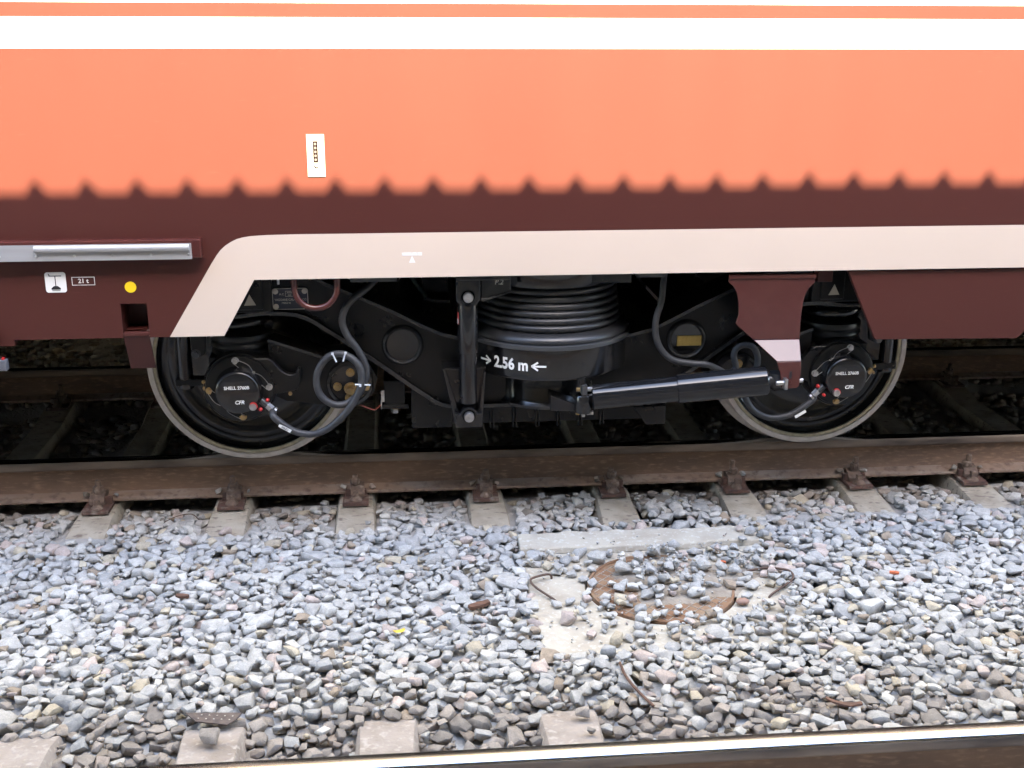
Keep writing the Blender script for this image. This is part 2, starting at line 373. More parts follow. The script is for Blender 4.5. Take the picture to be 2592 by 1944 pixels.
sl_me = [sleeper_mesh(s) for s in range(4)]; sl_near = [sleeper_mesh(s+9, .012, 'concrete_dirty') for s in range(2)]
# fastening meshes; local y: 0 at rail centre, field side is -y
mbp = MB(); mbp.box(-.058, .058, -.185, .185, -.014, .0); pad_me = None
def mesh_of(name, mb, mat, sm=35): return new_mesh(name, mb, mat, sm)
plate_me = mesh_of('base_plate', mbp, 'rust_plate')
def clip_meshes(s):
    mb = MB(); mb.box(-.050, .050, *sorted((s*.100, s*.079)), .0, .030)
    rib = mesh_of('plate_rib', mb, 'rust_plate')
    mb = MB()
    pts = [(.030, .012), (.030, .040), (.052, .048), (.096, .040), (.118, .016), (.118, .002), (.100, .002), (.088, .020), (.055, .020)]
    n = len(pts)
    mb.add([(-.030, s*a, z) for a, z in pts]+[(.030, s*a, z) for a, z in pts], [tuple(range(n)), tuple(range(2*n-1, n-1, -1))]+[(i, i+n, (i+1) % n+n, (i+1) % n) for i in range(n)])
    clip = mesh_of('clip', mb, 'rust_clip', 40)
    mb = MB(); yb = s*.076
    mb.lathe([(.021, .044), (.021, .050), (.013, .050), (.013, .098), (.010, .101)], (0, yb, 0), 'z', 14)
    bolt = mesh_of('clip_bolt', mb, 'rust_clip', 40)
    mb = MB(); mb.lathe([(.0215, .050), (.023, .054), (.023, .070), (.020, .074)], (0, yb, 0), 'z', 6)
    nut = mesh_of('nut', mb, 'rust_clip', 30)
    mb = MB(); ys = s*.148
    mb.lathe([(.028, .0), (.028, .006), (.024, .010), (.017, .018), (.0145, .022)], (0, ys, 0), 'z', 18, True); mb.box(-.0115, .0115, ys-.0115, ys+.0115, .020, .044)
    screw = mesh_of('sleeper_screw', mb, 'rust_clip', 40)
    return rib, clip, bolt, nut, screw
CL = {s: clip_meshes(s) for s in (-1, 1)}
ORD = ['first', 'second', 'third', 'fourth', 'fifth', 'sixth', 'seventh', 'eighth']
SX = [-1.9841 + .5826*i for i in range(-1, 9)]
jx = [0, 0, .006, -.012, .0, .0, .002, .012, -.008, 0]
for i, sx in enumerate(SX):
    sx += jx[i]; SX[i] = sx
    if i == 0: lab = 'dim concrete sleeper under the coach at the far left edge'
    elif i == 9: lab = 'dim concrete sleeper under the coach at the far right edge'
    else: lab = 'concrete sleeper of the coach track, %s rusty fastening from the left' % ORD[i-1]
    t = thing('concrete_sleeper', lab, 'sleeper', (sx, -.515, SL_TOP), 'concrete sleepers under the coach')
    t.rotation_euler.z = rnd.uniform(-.012, .012)
    link('sleeper_body', sl_me[i % 4], t, True)
    for yc in (RY1, RY2):
        o = link('base_plate', plate_me, t, True); o.location = (0, yc+.515, .0165); o.rotation_euler.z = rnd.uniform(-.03, .03)
        for s in (-1, 1):
            if yc == RY2 and s == 1: continue
            for nm, me in zip(('plate_rib', 'clip', 'clip_bolt', 'nut', 'sleeper_screw'), CL[s]):
                q = link(nm, me, o, True); q.location = (rnd.uniform(-.006, .006), 0, rnd.uniform(-.004, .001) if nm in ('clip_bolt', 'sleeper_screw') else 0); q.rotation_euler.z = rnd.uniform(-.05, .05) if nm in ('clip', 'plate_rib') else 0; q.scale = (rnd.uniform(.92, 1.1), 1, rnd.uniform(.92, 1.1))
                if nm in ('nut', 'sleeper_screw') : pass
NX = [-1.785, -1.222, -.678, -.100]
nlab = ['pale concrete sleeper end cut by the bottom left corner', 'concrete sleeper end with one stone and a perforated plate on it', 'concrete sleeper end by the polished rail, third from the left', 'concrete sleeper end by the polished rail, rightmost, half buried in stones']
for i, sx in enumerate(NX):
    t = thing('concrete_sleeper', nlab[i], 'sleeper', (sx, -1.815, SL_TOP-.006), 'sleeper ends of the near track')
    t.rotation_euler.z = PI + rnd.uniform(-.02, .02)
    link('sleeper_body', sl_near[i % 2], t, True)

exec_after = []
# ================================================================== COACH
coach = thing('passenger_coach', 'red-brown railway coach with white stripes and a cream band above the bogie', 'coach', (0, .79, .6))
YB = -.600; XL = 15.0; YI = -.565
Z_SK, Z_CB, Z_CT, Z_W0, Z_W1, Z_TOP = .7295, .9494, 1.1235, 1.8054, 1.9136, 1.964
mb = MB()
mb.box(-XL, XL, YB, YI, Z_CB, Z_TOP)
mb.box(-XL, -1.676, YB, YI, Z_SK, Z_CB)
mb.box(-1.676, -1.577, YB, YI, .864, Z_CB)
mb.prism([(-1.577, Z_SK), (-1.294, Z_SK), (-1.166, Z_CB), (-1.577, Z_CB)], YB, YI)
mb.box(-XL, -2.085, YB+.001, YI, .706, Z_SK)
obj('body_side', mb, 'maroon', coach, None)
mb = MB(); mb.box(-XL, XL, YB, YI, Z_TOP, 3.3)
ro = [(YB, 3.3)] + [(.79 - 1.39*math.cos(a), 3.3 + .75*math.sin(a)) for a in [PI*k/16 for k in range(1, 16)]] + [(2.18, 3.3)]
n = len(ro); mb.add([(-XL, y_, z_) for y_, z_ in ro]+[(XL, y_, z_) for y_, z_ in ro], [tuple(range(n))[::-1], tuple(range(n, 2*n))]+[(i, i+1, i+1+n, i+n) for i in range(n-1)])
mb.box(-XL, XL, 2.145, 2.18, .75, 3.3)
obj('upper_shell', mb, 'white', coach, 40)
mb = MB(); mb.box(-XL, XL, YI, 2.145, 1.02, 1.1); mb.box(-1.55, 1.6, YI+.002, YI+.05, .955, 1.02)
mb.box(-XL, -2.3, -.2, 1.8, .62, 1.02); mb.box(2.3, XL, -.3, 1.9, .5, 1.02)
obj('underframe', mb, 'black_matt', coach, None)
mb = MB(); mb.box(-XL, XL, YB-.0015, YB, Z_W0, Z_W1); obj('white_stripe', mb, 'white', coach, None)
cb = [(-1.501, Z_SK), (-1.322, 1.016), (-1.301, 1.047), (-1.285, 1.067), (-1.267, 1.083), (-1.245, 1.097), (-1.222, 1.108), (-1.197, 1.1145), (-1.171, 1.1185), (-1.11, 1.122), (-1.0, Z_CT), (XL, Z_CT), (XL, Z_CB), (-1.166, Z_CB), (-1.294, Z_SK)]
mb = MB(); mb.prism(cb, YB-.0015, YB); obj('cream_band', mb, 'cream', coach, None)
# thin lip under the cream band
for xa, xb in ((-.8,-.62), (.33,.45)):
    mb = MB(); mb.box(xa, xb, YI-.02, YI+.02, .930, .947); obj('body_lip', mb, 'dark_grey', coach, None)
mb = MB(); mb.cyl((-1.078, -.575, .95), (-1.078, -.575, .925), .005, 12); obj('stud', mb, 'zinc', coach)
# step with aluminium tread
st = MB(); st.box(-XL, -1.349, YB-.050, YB-.0005, 1.047, 1.117); step = obj('step_box', st, 'maroon_gloss', coach, None, .004)
st = MB(); st.box(-XL, -1.384, YB-.0535, YB-.0505, 1.044, 1.104); tr = obj('tread_trim', st, 'aluminium', coach, None)
st = MB()
nose = [(YB-.0536, 1.101), (YB-.0536, 1.080), (YB-.060, 1.0775), (YB-.067, 1.080), (YB-.070, 1.087), (YB-.069, 1.096), (YB-.064, 1.101)]
n = len(nose); st.add([(-1.954, y_, z_) for y_, z_ in nose]+[(-1.391, y_, z_) for y_, z_ in nose], [tuple(range(n)), tuple(range(2*n-1, n-1, -1))]+[(i, i+n, (i+1) % n+n, (i+1) % n) for i in range(n)])
obj('tread_nose', st, 'aluminium', coach, 40)
for rx in (-2.083, -1.951, -1.813, -1.673, -1.534, -1.395):
    st = MB(); st.lathe([(.0055, -.0005), (.0050, -.0022), (.0025, -.0035)], (rx, YB-.0532, 1.062), 'y', 12); obj('rivet', st, 'zinc', coach)
# step pocket with its hanging deflector plate
pk = MB(); x0, x1, z0, z1, yd = -1.676, -1.577, .752, .864, YB+.13
pk.add([(x0,YI,z0),(x1,YI,z0),(x1,YI,z1),(x0,YI,z1),(x0,yd,z0),(x1,yd,z0),(x1,yd,z1),(x0,yd,z1)], [(4,5,6,7),(0,4,7,3),(1,2,6,5),(3,7,6,2),(0,1,5,4)])
obj('step_pocket', pk, 'maroon', coach, None)
pk = MB(); pk.box(x0+.001, x1-.001, YB-.004, YB+.02, .735, .752); obj('pocket_lip', pk, 'maroon', coach, None, .004)
pk = MB(); pk.add([(-1.676,YB,.735),(-1.579,YB,.735),(-1.579,YB+.07,.586),(-1.676,YB+.07,.586),(-1.676,YB+.006,.735),(-1.579,YB+.006,.735),(-1.579,YB+.076,.586),(-1.676,YB+.076,.586)], [(0,1,2,3),(7,6,5,4),(0,4,5,1),(1,5,6,2),(2,6,7,3),(3,7,4,0)])
obj('deflector_plate', pk, 'maroon', coach, None)
# grab post at the left edge
gp = MB(); gp.box(-2.19, -2.140, YB-.034, YB-.012, .66, .80); gp.box(-2.19, -2.113, YB-.04, YB-.008, .618, .660); obj('door_post', gp, 'grey', coach, None, .003)
gp = MB(); gp.box(-2.131, -2.122, YB-.032, YB-.016, .660, .668); obj('red_catch', gp, 'red', coach, None, .002)
# lifting-point sign
def rrect(x0, x1, z0, z1, r, n=5):
    out = []
    for cx, cz, a in ((x1-r, z1-r, 0), (x0+r, z1-r, PI/2), (x0+r, z0+r, PI), (x1-r, z0+r, 3*PI/2)):
        out += [(cx+r*math.cos(a+PI/2*k/n), cz+r*math.sin(a+PI/2*k/n)) for k in range(n+1)]
    return out
sg = MB(); sg.prism(rrect(-1.945, -1.868, .913, .991, .010), YB-.0012, YB); sign = obj('lifting_sign', sg, 'white', coach, None)
sg = MB(); y0, y1 = YB-.0022, YB-.0012
sg.prism([(-1.929,.9755),(-1.884,.9755),(-1.884,.9785),(-1.926,.9785),(-1.929,.985),(-1.932,.985)], y0, y1)
sg.prism([(-1.9085,.9755),(-1.9055,.9755),(-1.9055,.938),(-1.9085,.938)], y0, y1)
sg.prism([(-1.914,.938),(-1.900,.938),(-1.890,.930),(-1.890,.924),(-1.924,.924),(-1.924,.930)], y0, y1)
sg.prism([(-1.922,.9215),(-1.892,.9215),(-1.892,.9195),(-1.922,.9195)], y0, y1)
obj('lifting_symbol', sg, 'ink', sign, None)
fr = MB(); X0, X1, Z0, Z1, tt = -1.847, -1.762, .939, .9715, .0022
for a in ((X0,X1,Z0,Z0+tt),(X0,X1,Z1-tt,Z1),(X0,X0+tt,Z0+tt,Z1-tt),(X1-tt,X1,Z0+tt,Z1-tt)): fr.box(a[0],a[1],YB-.001,YB,a[2],a[3])
wf = obj('weight_frame', fr, 'print_white', coach, None)
lettering('lettering', '21 t', .024, -1.8045, YB-.001, .9555, 'print_white', wf, .0006)
dt = MB(); dt.prism(disc_pts(-1.632, .929, .0215, 40), YB-.001, YB); obj('yellow_dot', dt, 'yellow', coach, None)
# white plate with a row of holes
wp = MB(); wp.prism([(-.942,1.341),(-.8765,1.341),(-.8765,1.498),(-.942,1.498)], YB-.004, YB); ip = obj('indicator_plate', wp, 'plate_grey', coach, None)
ws = MB(); ws.prism(rrect(-.9190, -.9015, 1.394, 1.473, .002), YB-.0048, YB-.004); obj('indicator_slot', ws, 'brown_ink', ip, None)
for k in range(5):
    ws = MB(); ws.prism(disc_pts(-.9105, 1.4625-.0145*k, .0048, 14), YB-.0056, YB-.0048); obj('indicator_bead', ws, 'bead', ip, None)
ws = MB(); ws.prism([(-.909+.0085*math.cos(math.radians(a)), 1.3805+.0085*math.sin(math.radians(a))) for a in range(150, 391, 20)]+[(-.908+.0055*math.cos(math.radians(a)), 1.382+.0055*math.sin(math.radians(a))) for a in range(390, 149, -20)], YB-.0048, YB-.004); obj('indicator_ring', ws, 'brown_ink', ip, None)
# jacking mark
jk = MB(); jk.prism([(-.598,1.0355),(-.520,1.0355),(-.520,1.0465),(-.598,1.0465)], YB-.0025, YB-.0015); jk.prism([(-.559,1.0345),(-.5715,1.0075),(-.5465,1.0075)], YB-.0025, YB-.0015); obj('jacking_mark', jk, 'print_white', coach, None)
# U-shaped pipe under the cream band
up = spline([(-1.019,-.56,1.0),(-1.019,-.56,.94),(-1.019,-.56,.898),(-1.007,-.56,.860),(-.978,-.56,.833),(-.937,-.56,.824),(-.896,-.56,.834),(-.867,-.56,.863),(-.854,-.56,.899),(-.853,-.56,.94),(-.853,-.56,1.0)], 6)
mb = MB(); mb.tube(up, .0125, 14); obj('bent_pipe', mb, 'maroon_gloss', coach, 60)
# bracket that carries the yaw damper, pressed outwards at its lower bend
brk = MB()
outl = [(.705,.936),(1.061,.934),(1.061,.898),(1.036,.869),(1.022,.834),(1.016,.786),(1.0145,.738),(1.016,.662),(.822,.662),(.762,.713),(.743,.732),(.754,.767),(.751,.815),(.742,.856),(.725,.886),(.704,.904)]
brk.prism(outl, -.582, -.574)
vs = [(.822,-.582,.662),(1.016,-.582,.662),(1.008,-.645,.585),(.906,-.645,.585)]
vs2 = [(x_, y_+.008, z_) for x_, y_, z_ in vs]
brk.add(vs+vs2, [(0,1,2,3),(7,6,5,4),(0,4,5,1),(1,5,6,2),(3,2,6,7),(0,3,7,4)])
brk.prism([(.906,.585),(1.008,.585),(1.010,.525),(1.006,.480),(.998,.470),(.938,.469),(.931,.478),(.924,.533)], -.645, -.637)
damper_bracket = obj('damper_bracket', brk, 'maroon_gloss', coach, 20, .004)
b2 = MB(); b2.prism([(.704,.9345),(1.063,.932),(1.063,.915),(.704,.917)], -.588, -.5825); obj('bracket_weld', b2, 'maroon', damper_bracket, None, .003)
b2 = MB(); b2.prism(rrect(.961, .972, .512, .545, .005), -.6456, -.6448); obj('bracket_slot', b2, 'ink', damper_bracket, None)
b2 = MB(); hexbolt(b2, .966, -.6448, .498, .006, .008); obj('bracket_bolt', b2, 'maroon', damper_bracket, None)
b2 = MB(); b2.cyl((1.008,-.632,.50),(1.024,-.632,.50), .009, 12); obj('bracket_nut', b2, 'zinc', damper_bracket)
# skirt box on the right
sk = MB(); sk.prism([(1.194,.942),(1.334,.653),(1.944,.645),(2.09,.79),(2.09,.942)], -.585, -.56)
sk.prism([(2.09,.942),(2.09,.79),(2.6,.79),(2.6,.942)], -.55, -.52)
obj('side_skirt', sk, 'maroon', coach, None, .003)
sk = MB(); sk.box(1.10, 1.165, -.50, -.45, .88, .96); obj('maroon_block', sk, 'maroon', coach, None, .003)
sk = MB(); sk.cyl((.10, .2, .99), (-.75, .3, 1.0), .015); sk.tube(spline([(-.70,-.1,.98),(-.60,-.12,.90),(-.50,-.12,.76)], 6), .010, 10); obj('green_pipe', sk, 'green_paint', coach, 60)

# ================================================================== BOGIE
bogie = thing('bogie', 'glossy black two-axle bogie with air spring under the coach', 'bogie', (0, .79, 0))
WB, R, AZ = 1.28, .45, .45
def wheel(x, side):
    """side=-1: near wheel; +1: far wheel (mirrored)"""
    s = 1 if side < 0 else -1; yo = 0 if side < 0 else 1.579
    def pr(l): return [(r, s*y) for r, y in l]
    c = (x, yo, AZ)
    d = MB(); d.lathe(pr([(.408,-.010),(.402,-.004),(.396,.012),(.380,.020),(.360,.016),(.345,.006),(.330,.008),(.310,.022),(.26,.030),(.17,.022),(.125,-.01),(.118,-.05),(.10,-.055)]), c, 'y', 96, False)
    dd = obj('wheel', d, 'black', bogie, 50)
    t = MB()
    t.lathe(pr([(.4235,-.0205),(.4250,-.0245),(.4455,-.025),(.4485,-.0205),(.4495,-.012),(.4500,.03),(.4506,.07),(.456,.083),(.470,.090),(.478,.097),(.477,.105),(.468,.110),(.40,.110),(.38,.09),(.30,.06),(.12,.07)]), c, 'y', 128, False)
    obj('tyre', t, 'tyre', dd, 35)
    t = MB(); t.lathe(pr([(.408,-.008),(.4085,-.0205),(.4215,-.0215),(.4235,-.0190),(.4235,-.018)]), c, 'y', 128, False); obj('tyre_ring', t, 'tyre_inner', dd, 35)
for x in (-WB, WB):
    for sd in (-1, 1): wheel(x, sd)
    a = MB(); a.lathe([(.09,-.1),(.09,.2),(.08,.22),(.08,1.35),(.09,1.38),(.09,1.68)], (x,0,AZ), 'y', 32)
    for yd_ in (.42, 1.1): a.lathe([(.12,yd_-.05),(.32,yd_-.05),(.32,yd_+.05),(.12,yd_+.05)], (x,0,AZ), 'y', 48, False)
    obj('axle', a, 'black_matt', bogie, 40)
# side frames: gooseneck web with welded flanges
lowL = [(-1.60,.742),(-1.42,.742),(-1.264,.747),(-1.20,.755),(-1.157,.758),(-1.081,.754),(-1.035,.748),(-1.005,.738),(-.975,.723),(-.945,.703),(-.87,.651),(-.79,.594),(-.693,.523),(-.558,.420),(-.470,.357),(-.447,.346),(-.42,.339),(-.38,.336)]
topL = [(-1.60,.935),(-1.02,.935),(-.96,.905),(-.912,.873),(-.772,.812),(-.648,.754),(-.50,.678),(-.44,.652),(-.36,.632)]
def mir(l): return [(-a, z) for a, z in l[::-1]]
lo = lowL + mir(lowL); tp = topL + mir(topL)
for y0, yf in ((-.33, -.362), (1.73, 1.60)):
    f = MB(); f.prism(lo + tp[::-1], y0, y0+.18); sf = obj('side_frame', f, 'black_matt', bogie, 25)
    f = MB(); f.strip(lo, .016, yf, yf+.24); f.strip(tp, .014, yf+.006, yf+.24); obj('flange', f, 'weld', sf, 30)
    if y0 > 0: continue
    for sx in (-1, 1):
        ring = MB(); pr = [(.066,0),(.068,-.012),(.074,-.017),(.082,-.014),(.088,0)]
        ring.lathe(pr, (sx*.605, y0, .604), 'y', 48, False); obj('weld_ring', ring, 'weld', sf, 60)
        ring = MB(); ring.lathe([(.067,-.001),(.066,-.004)], (sx*.605, y0, .604), 'y', 40); obj('ring_cover', ring, 'black', sf)
        hb = MB(); hb.box(min(sx*1.13,sx*1.42), max(sx*1.13,sx*1.42), -.362, -.08, .762, .93); hb.box(min(sx*1.165,sx*1.27), max(sx*1.165,sx*1.27), -.372, -.36, .775, .93)
        hs = obj('spring_housing', hb, 'black_matt', sf, None, .006)
        cx = -1.2185 if sx < 0 else 1.223
        tr_ = MB(); tr_.prism([(cx-.023,.795),(cx+.024,.796),(cx,.841)], -.3745, -.3725); obj('triangle_mark', tr_, 'sign_grey', hs, None)
bp_ = MB(); bp_.box(.563, .669, -.341, -.334, .576, .620); bpo = obj('brass_plate', bp_, 'plate_brass', bogie, None, .002)
for k in (.573, .659):
    q = MB(); q.lathe([(.004,0),(.003,-.002)], (k, -.341, .598), 'y', 10); obj('plate_rivet', q, 'plate_brass', bpo)
# builder's plate
pl = MB(); pl.prism(rrect(-1.130, -.986, .769, .858, .012), -.345, -.341); bpl = obj('makers_plate', pl, 'print_grey', bogie, None)
pl = MB(); pl.prism(rrect(-1.1275, -.9885, .7715, .8555, .010), -.3458, -.345); obj('plate_field', pl, 'blue_plate', bpl, None)
for cx, cz in ((-1.117,.845),(-.999,.845),(-1.117,.782),(-.999,.782)):
    q = MB(); q.prism(disc_pts(cx, cz, .0115, 20), -.3466, -.3458); hexbolt(q, cx, -.3466, cz, .0055, .005, False); obj('plate_screw', q, 'print_grey', bpl, None)
lettering('lettering', 'A.C.', .012, -1.091, -.3462, .833, 'print_grey', bpl)
q = MB()
for a in ((-1.077,-1.043,.8235,.8245),(-1.077,-1.043,.8455,.8465),(-1.077,-1.076,.8245,.8455),(-1.044,-1.043,.8245,.8455)): q.box(a[0],a[1],-.3464,-.3458,a[2],a[3])
obj('print_frame', q, 'print_grey', bpl, None)
lettering('lettering', 'AFER', .010, -1.060, -.3462, .8395, 'print_grey', bpl); lettering('lettering', '020', .009, -1.060, -.3462, .829, 'print_grey', bpl)
lettering('lettering', 'VAGOANE CALATORI CO', .0135, -1.057, -.3462, .810, 'print_grey', bpl, width=.82)
lettering('lettering', '77054 W', .010, -1.075, -.3462, .796, 'print_grey', bpl)
# cross beams and brake gear, deep in shade
cbm = MB(); cbm.box(-.34, .34, -.12, 1.70, .38, .60); cbm.box(-.62, -.50, .1, 1.45, .42, .62); cbm.box(.50, .62, .1, 1.45, .42, .62); obj('transom', cbm, 'black_matt', bogie, None, .01)
for sx in (-1, 1):
    cbm = MB(); cbm.box(sx*.80-.06, sx*.80+.06, .25, 1.35, .50, .70); obj('brake_beam', cbm, 'black_matt', bogie, None, .01)
lb = MB(); lb.box(-.57, .54, -.285, -.10, .232, .335); lb.prism([(.385,.30),(.534,.30),(.534,.214),(.447,.214)], -.315, -.29); lb.box(-.575, -.40, -.31, -.287, .225, .40)
obj('lower_beam', lb, 'black_matt', bogie, None, .005)
for sx in (-.228, -.129, -.03, .064, .158, .253):
    s_ = MB(); s_.box(sx-.010, sx-.004, -.305, -.288, .218, .335); s_.box(sx+.004, sx+.010, -.305, -.288, .218, .335); obj('strap', s_, 'black_matt', bogie, None)
bu = MB(); bu.box(-.69, -.60, -.30, -.12, .325, .44); bu.box(-.70, -.585, -.31, -.14, .315, .335); bk = obj('brake_unit', bu, 'black_matt', bogie, None, .006)
q = MB(); q.lathe([(.024,.3135),(.026,.3115),(.024,.3095)], (-.643,-.27,0), 'z', 20); obj('washer', q, 'brass', bk)
q = MB(); q.lathe([(.020,.306),(.022,.300),(.017,.288)], (-.643,-.27,0), 'z', 6); obj('nut', q, 'zinc', bk, None)
q = MB(); q.box(-.702, -.688, -.315, -.305, .35, .40); q.box(-.704, -.700, -.318, -.312, .318, .36); obj('cotter', q, 'zinc', bk, None)
q = MB(); q.tube(spline([(-.80,-.32,.345),(-.755,-.32,.325),(-.73,-.32,.318),(-.705,-.32,.338)], 6), .003, 8); obj('red_wire', q, 'red_wire', bk, 60)

# primary suspension, axle boxes
def coil(cx, cy, z0, z1, r, w, turns):
    n = int(turns*28); return [(cx+r*math.cos(2*PI*turns*i/n), cy+r*math.sin(2*PI*turns*i/n), z0+(z1-z0)*i/n) for i in range(n+1)]
for sx in (-1, 1):
    cx = sx*WB
    sp = MB(); sp.tube(coil(cx, -.21, .672, .80, .113, .02, 2.9), .0205, 12); spring = obj('coil_spring', sp, 'black', bogie, 60)
    sp = MB(); sp.tube(coil(cx, -.21, .672, .80, .064, .02, 3.4), .012, 10); obj('inner_coil', sp, 'black', spring, 60)
    se = MB(); se.lathe([(.10,.655),(.128,.652),(.131,.645),(.131,.632),(.126,.628),(.123,.618),(.129,.612),(.131,.602),(.126,.596),(.122,.586),(.128,.580),(.130,.570),(.118,.560)], (cx,-.21,0), 'z', 48); obj('spring_seat', se, 'rubber', bogie, 40)
    ab = MB(); ab.lathe([(.150,-.02),(.152,-.30),(.150,-.372),(.146,-.380)], (cx,0,AZ), 'y', 56)
    ab.box(cx-.125, cx+.125, -.34, -.10, AZ+.06, AZ+.118)
    box_ = obj('axle_box', ab, 'black_matt', bogie, 35)
    # front casing with the hooked arm towards the bogie centre
    o_ = [(-1.285,.576),(-1.160,.574),(-1.140,.562),(-1.107,.520),(-1.090,.507),(-1.073,.501),(-1.055,.503),(-1.047,.509),(-1.042,.526),(-1.030,.527),(-1.030,.468),(-1.046,.434),(-1.140,.416),(-1.16,.37),(-1.21,.325),(-1.28,.308),(-1.35,.325),(-1.40,.372),(-1.422,.44),(-1.41,.51),(-1.37,.556),(-1.33,.574)]
    if sx > 0: o_ = [(-a, z) for a, z in o_]
    ab = MB(); ab.prism(o_, -.384, -.345); obj('casing', ab, 'black_matt', box_, 25, .005)
    ab = MB(); ab.lathe([(.10,-.3845),(.138,-.3845),(.140,-.390),(.138,-.398),(.130,-.402),(.100,-.404)], (cx,0,AZ), 'y', 64); obj('cover_flange', ab, 'black_matt', box_, 40)
    ab = MB(); ab.lathe([(.100,-.402),(.097,-.410),(.094,-.418),(.0915,-.446),(.089,-.454),(.084,-.459),(.075,-.4605)], (cx,0,AZ), 'y', 64); cover = obj('cover', ab, 'black', box_, 40)
    ang0 = {-1: (94, 182, 274, 3), 1: (78, 176, 262, 6)}[sx]; BR = .121; bpos = []
    for k, (adeg, mt) in enumerate(zip(ang0, (('zinc','brass','brass','zinc') if sx < 0 else ('zinc','zinc','brass','brass')))):
        a = math.radians(adeg); bx_, bz_ = cx+BR*math.cos(a), AZ+BR*math.sin(a); bpos.append((bx_, bz_))
        q = MB(); hexbolt(q, bx_, -.400, bz_, .0115, .014); obj('bolt', q, mt, box_, None)
    def wire(p, q_, bulge):
        (xa, za), (xb, zb) = p, q_; out = []; mx, mz = (xa+xb)/2, (za+zb)/2; dx, dz = zb-za, -(xb-xa); l = math.hypot(dx, dz); dx /= l; dz /= l
        w = MB()
        for s in (1, -1):
            w.tube(spline([(xa+dx*.010*s, -.412, za+dz*.010*s), (xa*.72+xb*.28+dx*(.016*s+bulge*.6), -.414, za*.72+zb*.28+dz*(.016*s+bulge*.6)), (mx+dx*bulge, -.416, mz+dz*bulge), (xa*.3+xb*.7+dx*(-.014*s+bulge*.6), -.414, za*.3+zb*.7+dz*(-.014*s+bulge*.6)), (xb-dx*.010*s, -.412, zb-dz*.010*s)], 6), .0013, 6)
        w.cyl((mx+dx*bulge, -.420, mz+dz*bulge), (mx+dx*bulge, -.409, mz+dz*bulge), .006, 12)
        return w
    sgn = 1 if sx < 0 else -1
    if sx < 0: pairs = [(bpos[0], bpos[3], -.012), (bpos[1], bpos[2], .010)]
    else: pairs = [(bpos[0], bpos[1], .012), (bpos[3], bpos[2], -.010)]
    for a, b_, bl in pairs: obj('locking_wire', wire(a, b_, bl), 'wire', box_, 60)
    lettering('lettering', 'SHELL 2760B', .0185, cx-.002, -.4612, AZ+.022, 'print_white', box_, .00045, 0, 1.0, .01)
    lettering('lettering', 'CFR', .022, cx+(.006 if sx < 0 else .012), -.4612, AZ-.040, 'print_white', box_, .0006, .25)
    # plug and hose connector
    px_, pz_ = (cx+.060, AZ-.058) if sx < 0 else (cx-.043, AZ-.062)
    q = MB(); q.lathe([(.0165,0),(.0165,-.006),(.014,-.014),(.006,-.016)], (px_, -.459, pz_), 'y', 20); obj('plug', q, 'zinc', box_)
    q = MB(); q.prism([(px_+.018*math.cos(t), pz_+.018*math.sin(t)) for t in [math.radians(-10+20*k) for k in range(8)]]+[(px_+.0135*math.cos(t), pz_+.0135*math.sin(t)) for t in [math.radians(130-20*k) for k in range(8)]], -.4685, -.4595); obj('red_seal', q, 'red', box_, None)
    s = 1 if sx < 0 else -1
    e0 = Vector((cx+s*.098, -.425, AZ-.052)); dr = Vector((s*.72, -.10, -.62)).normalized()
    q = MB(); q.cyl(e0-dr*.012, e0+dr*.020, .015, 14); obj('connector_block', q, 'dark_grey', box_)
    q = MB(); q.cyl(e0+dr*.018, e0+dr*.046, .0155, 6); obj('connector_nut', q, 'zinc', box_, None)
    q = MB(); q.cyl(e0+dr*.052, e0+dr*.062, .0175, 16); obj('hose_clamp', q, 'zinc', box_)
    for ddx, ddz in ((s*.018, .012), (-s*.012, -.028), (-s*.03, .045)):
        q = MB(); q.lathe([(.0075,0),(.007,-.010),(.003,-.013)], (e0.x+ddx, -.43, e0.z+ddz), 'y', 12); obj('red_cap', q, 'red', box_)
    if sx < 0: hose_start_L = e0+dr*.05
    else: hose_start_R = e0+dr*.05
    # grease screws left and right of the box
    for ddx, ddz, mt in ((-s*.145, .030, 'brass'), (-s*.143, .001, 'brass'), (s*.205, -.030, 'brass')):
        q = MB(); hexbolt(q, cx+ddx, -.384, AZ+ddz, .006, .012); obj('small_bolt', q, mt, box_, None)
    # guide arm to the pivot
    pv = (sx*.83, .447)
    arm = [(-1.16,.634),(-1.139,.629),(-.940,.558),(-.86,.565),(-.80,.555),(-.745,.52),(-.715,.46),(-.73,.40),(-.78,.345),(-.85,.33),(-.93,.345),(-1.10,.37),(-1.16,.40)]
    ab = MB(); ab.prism([(sx*-a, z) for a, z in arm], -.325, -.14); ga = obj('guide_arm', ab, 'black_matt', bogie, 25)
    ab = MB(); ab.strip([(sx*-a, z) for a, z in ((-1.16,.636),(-1.139,.630),(-.935,.556))], .012, -.337, -.215); obj('arm_flange', ab, 'weld', ga, 30)
    ab = MB(); ab.lathe([(.098,-.20),(.098,-.352),(.094,-.362),(.082,-.364),(.078,-.352),(.02,-.350)], (pv[0],0,pv[1]), 'y', 48); pvo = obj('pivot', ab, 'black', bogie, 40)
    for adx, adz in ((.004,.048),(-.056,-.012),(.076,-.014),(-.004,-.062)):
        q = MB(); hexbolt(q, pv[0]+adx*.92, -.352, pv[1]+adz, .0135, .018); obj('bolt', q, 'brass', pvo, None)
    q = MB(); hexbolt(q, pv[0]+.004, -.352, pv[1]-.022, .021, .016); q.lathe([(.014,-.366),(.013,-.388),(.006,-.389)], (pv[0]+.004,0,pv[1]-.022), 'y', 16); obj('centre_nut', q, 'brass', pvo, None)
    # primary damper behind the wheel rim and its bracket
    dm = MB(); dxc = sx*1.51
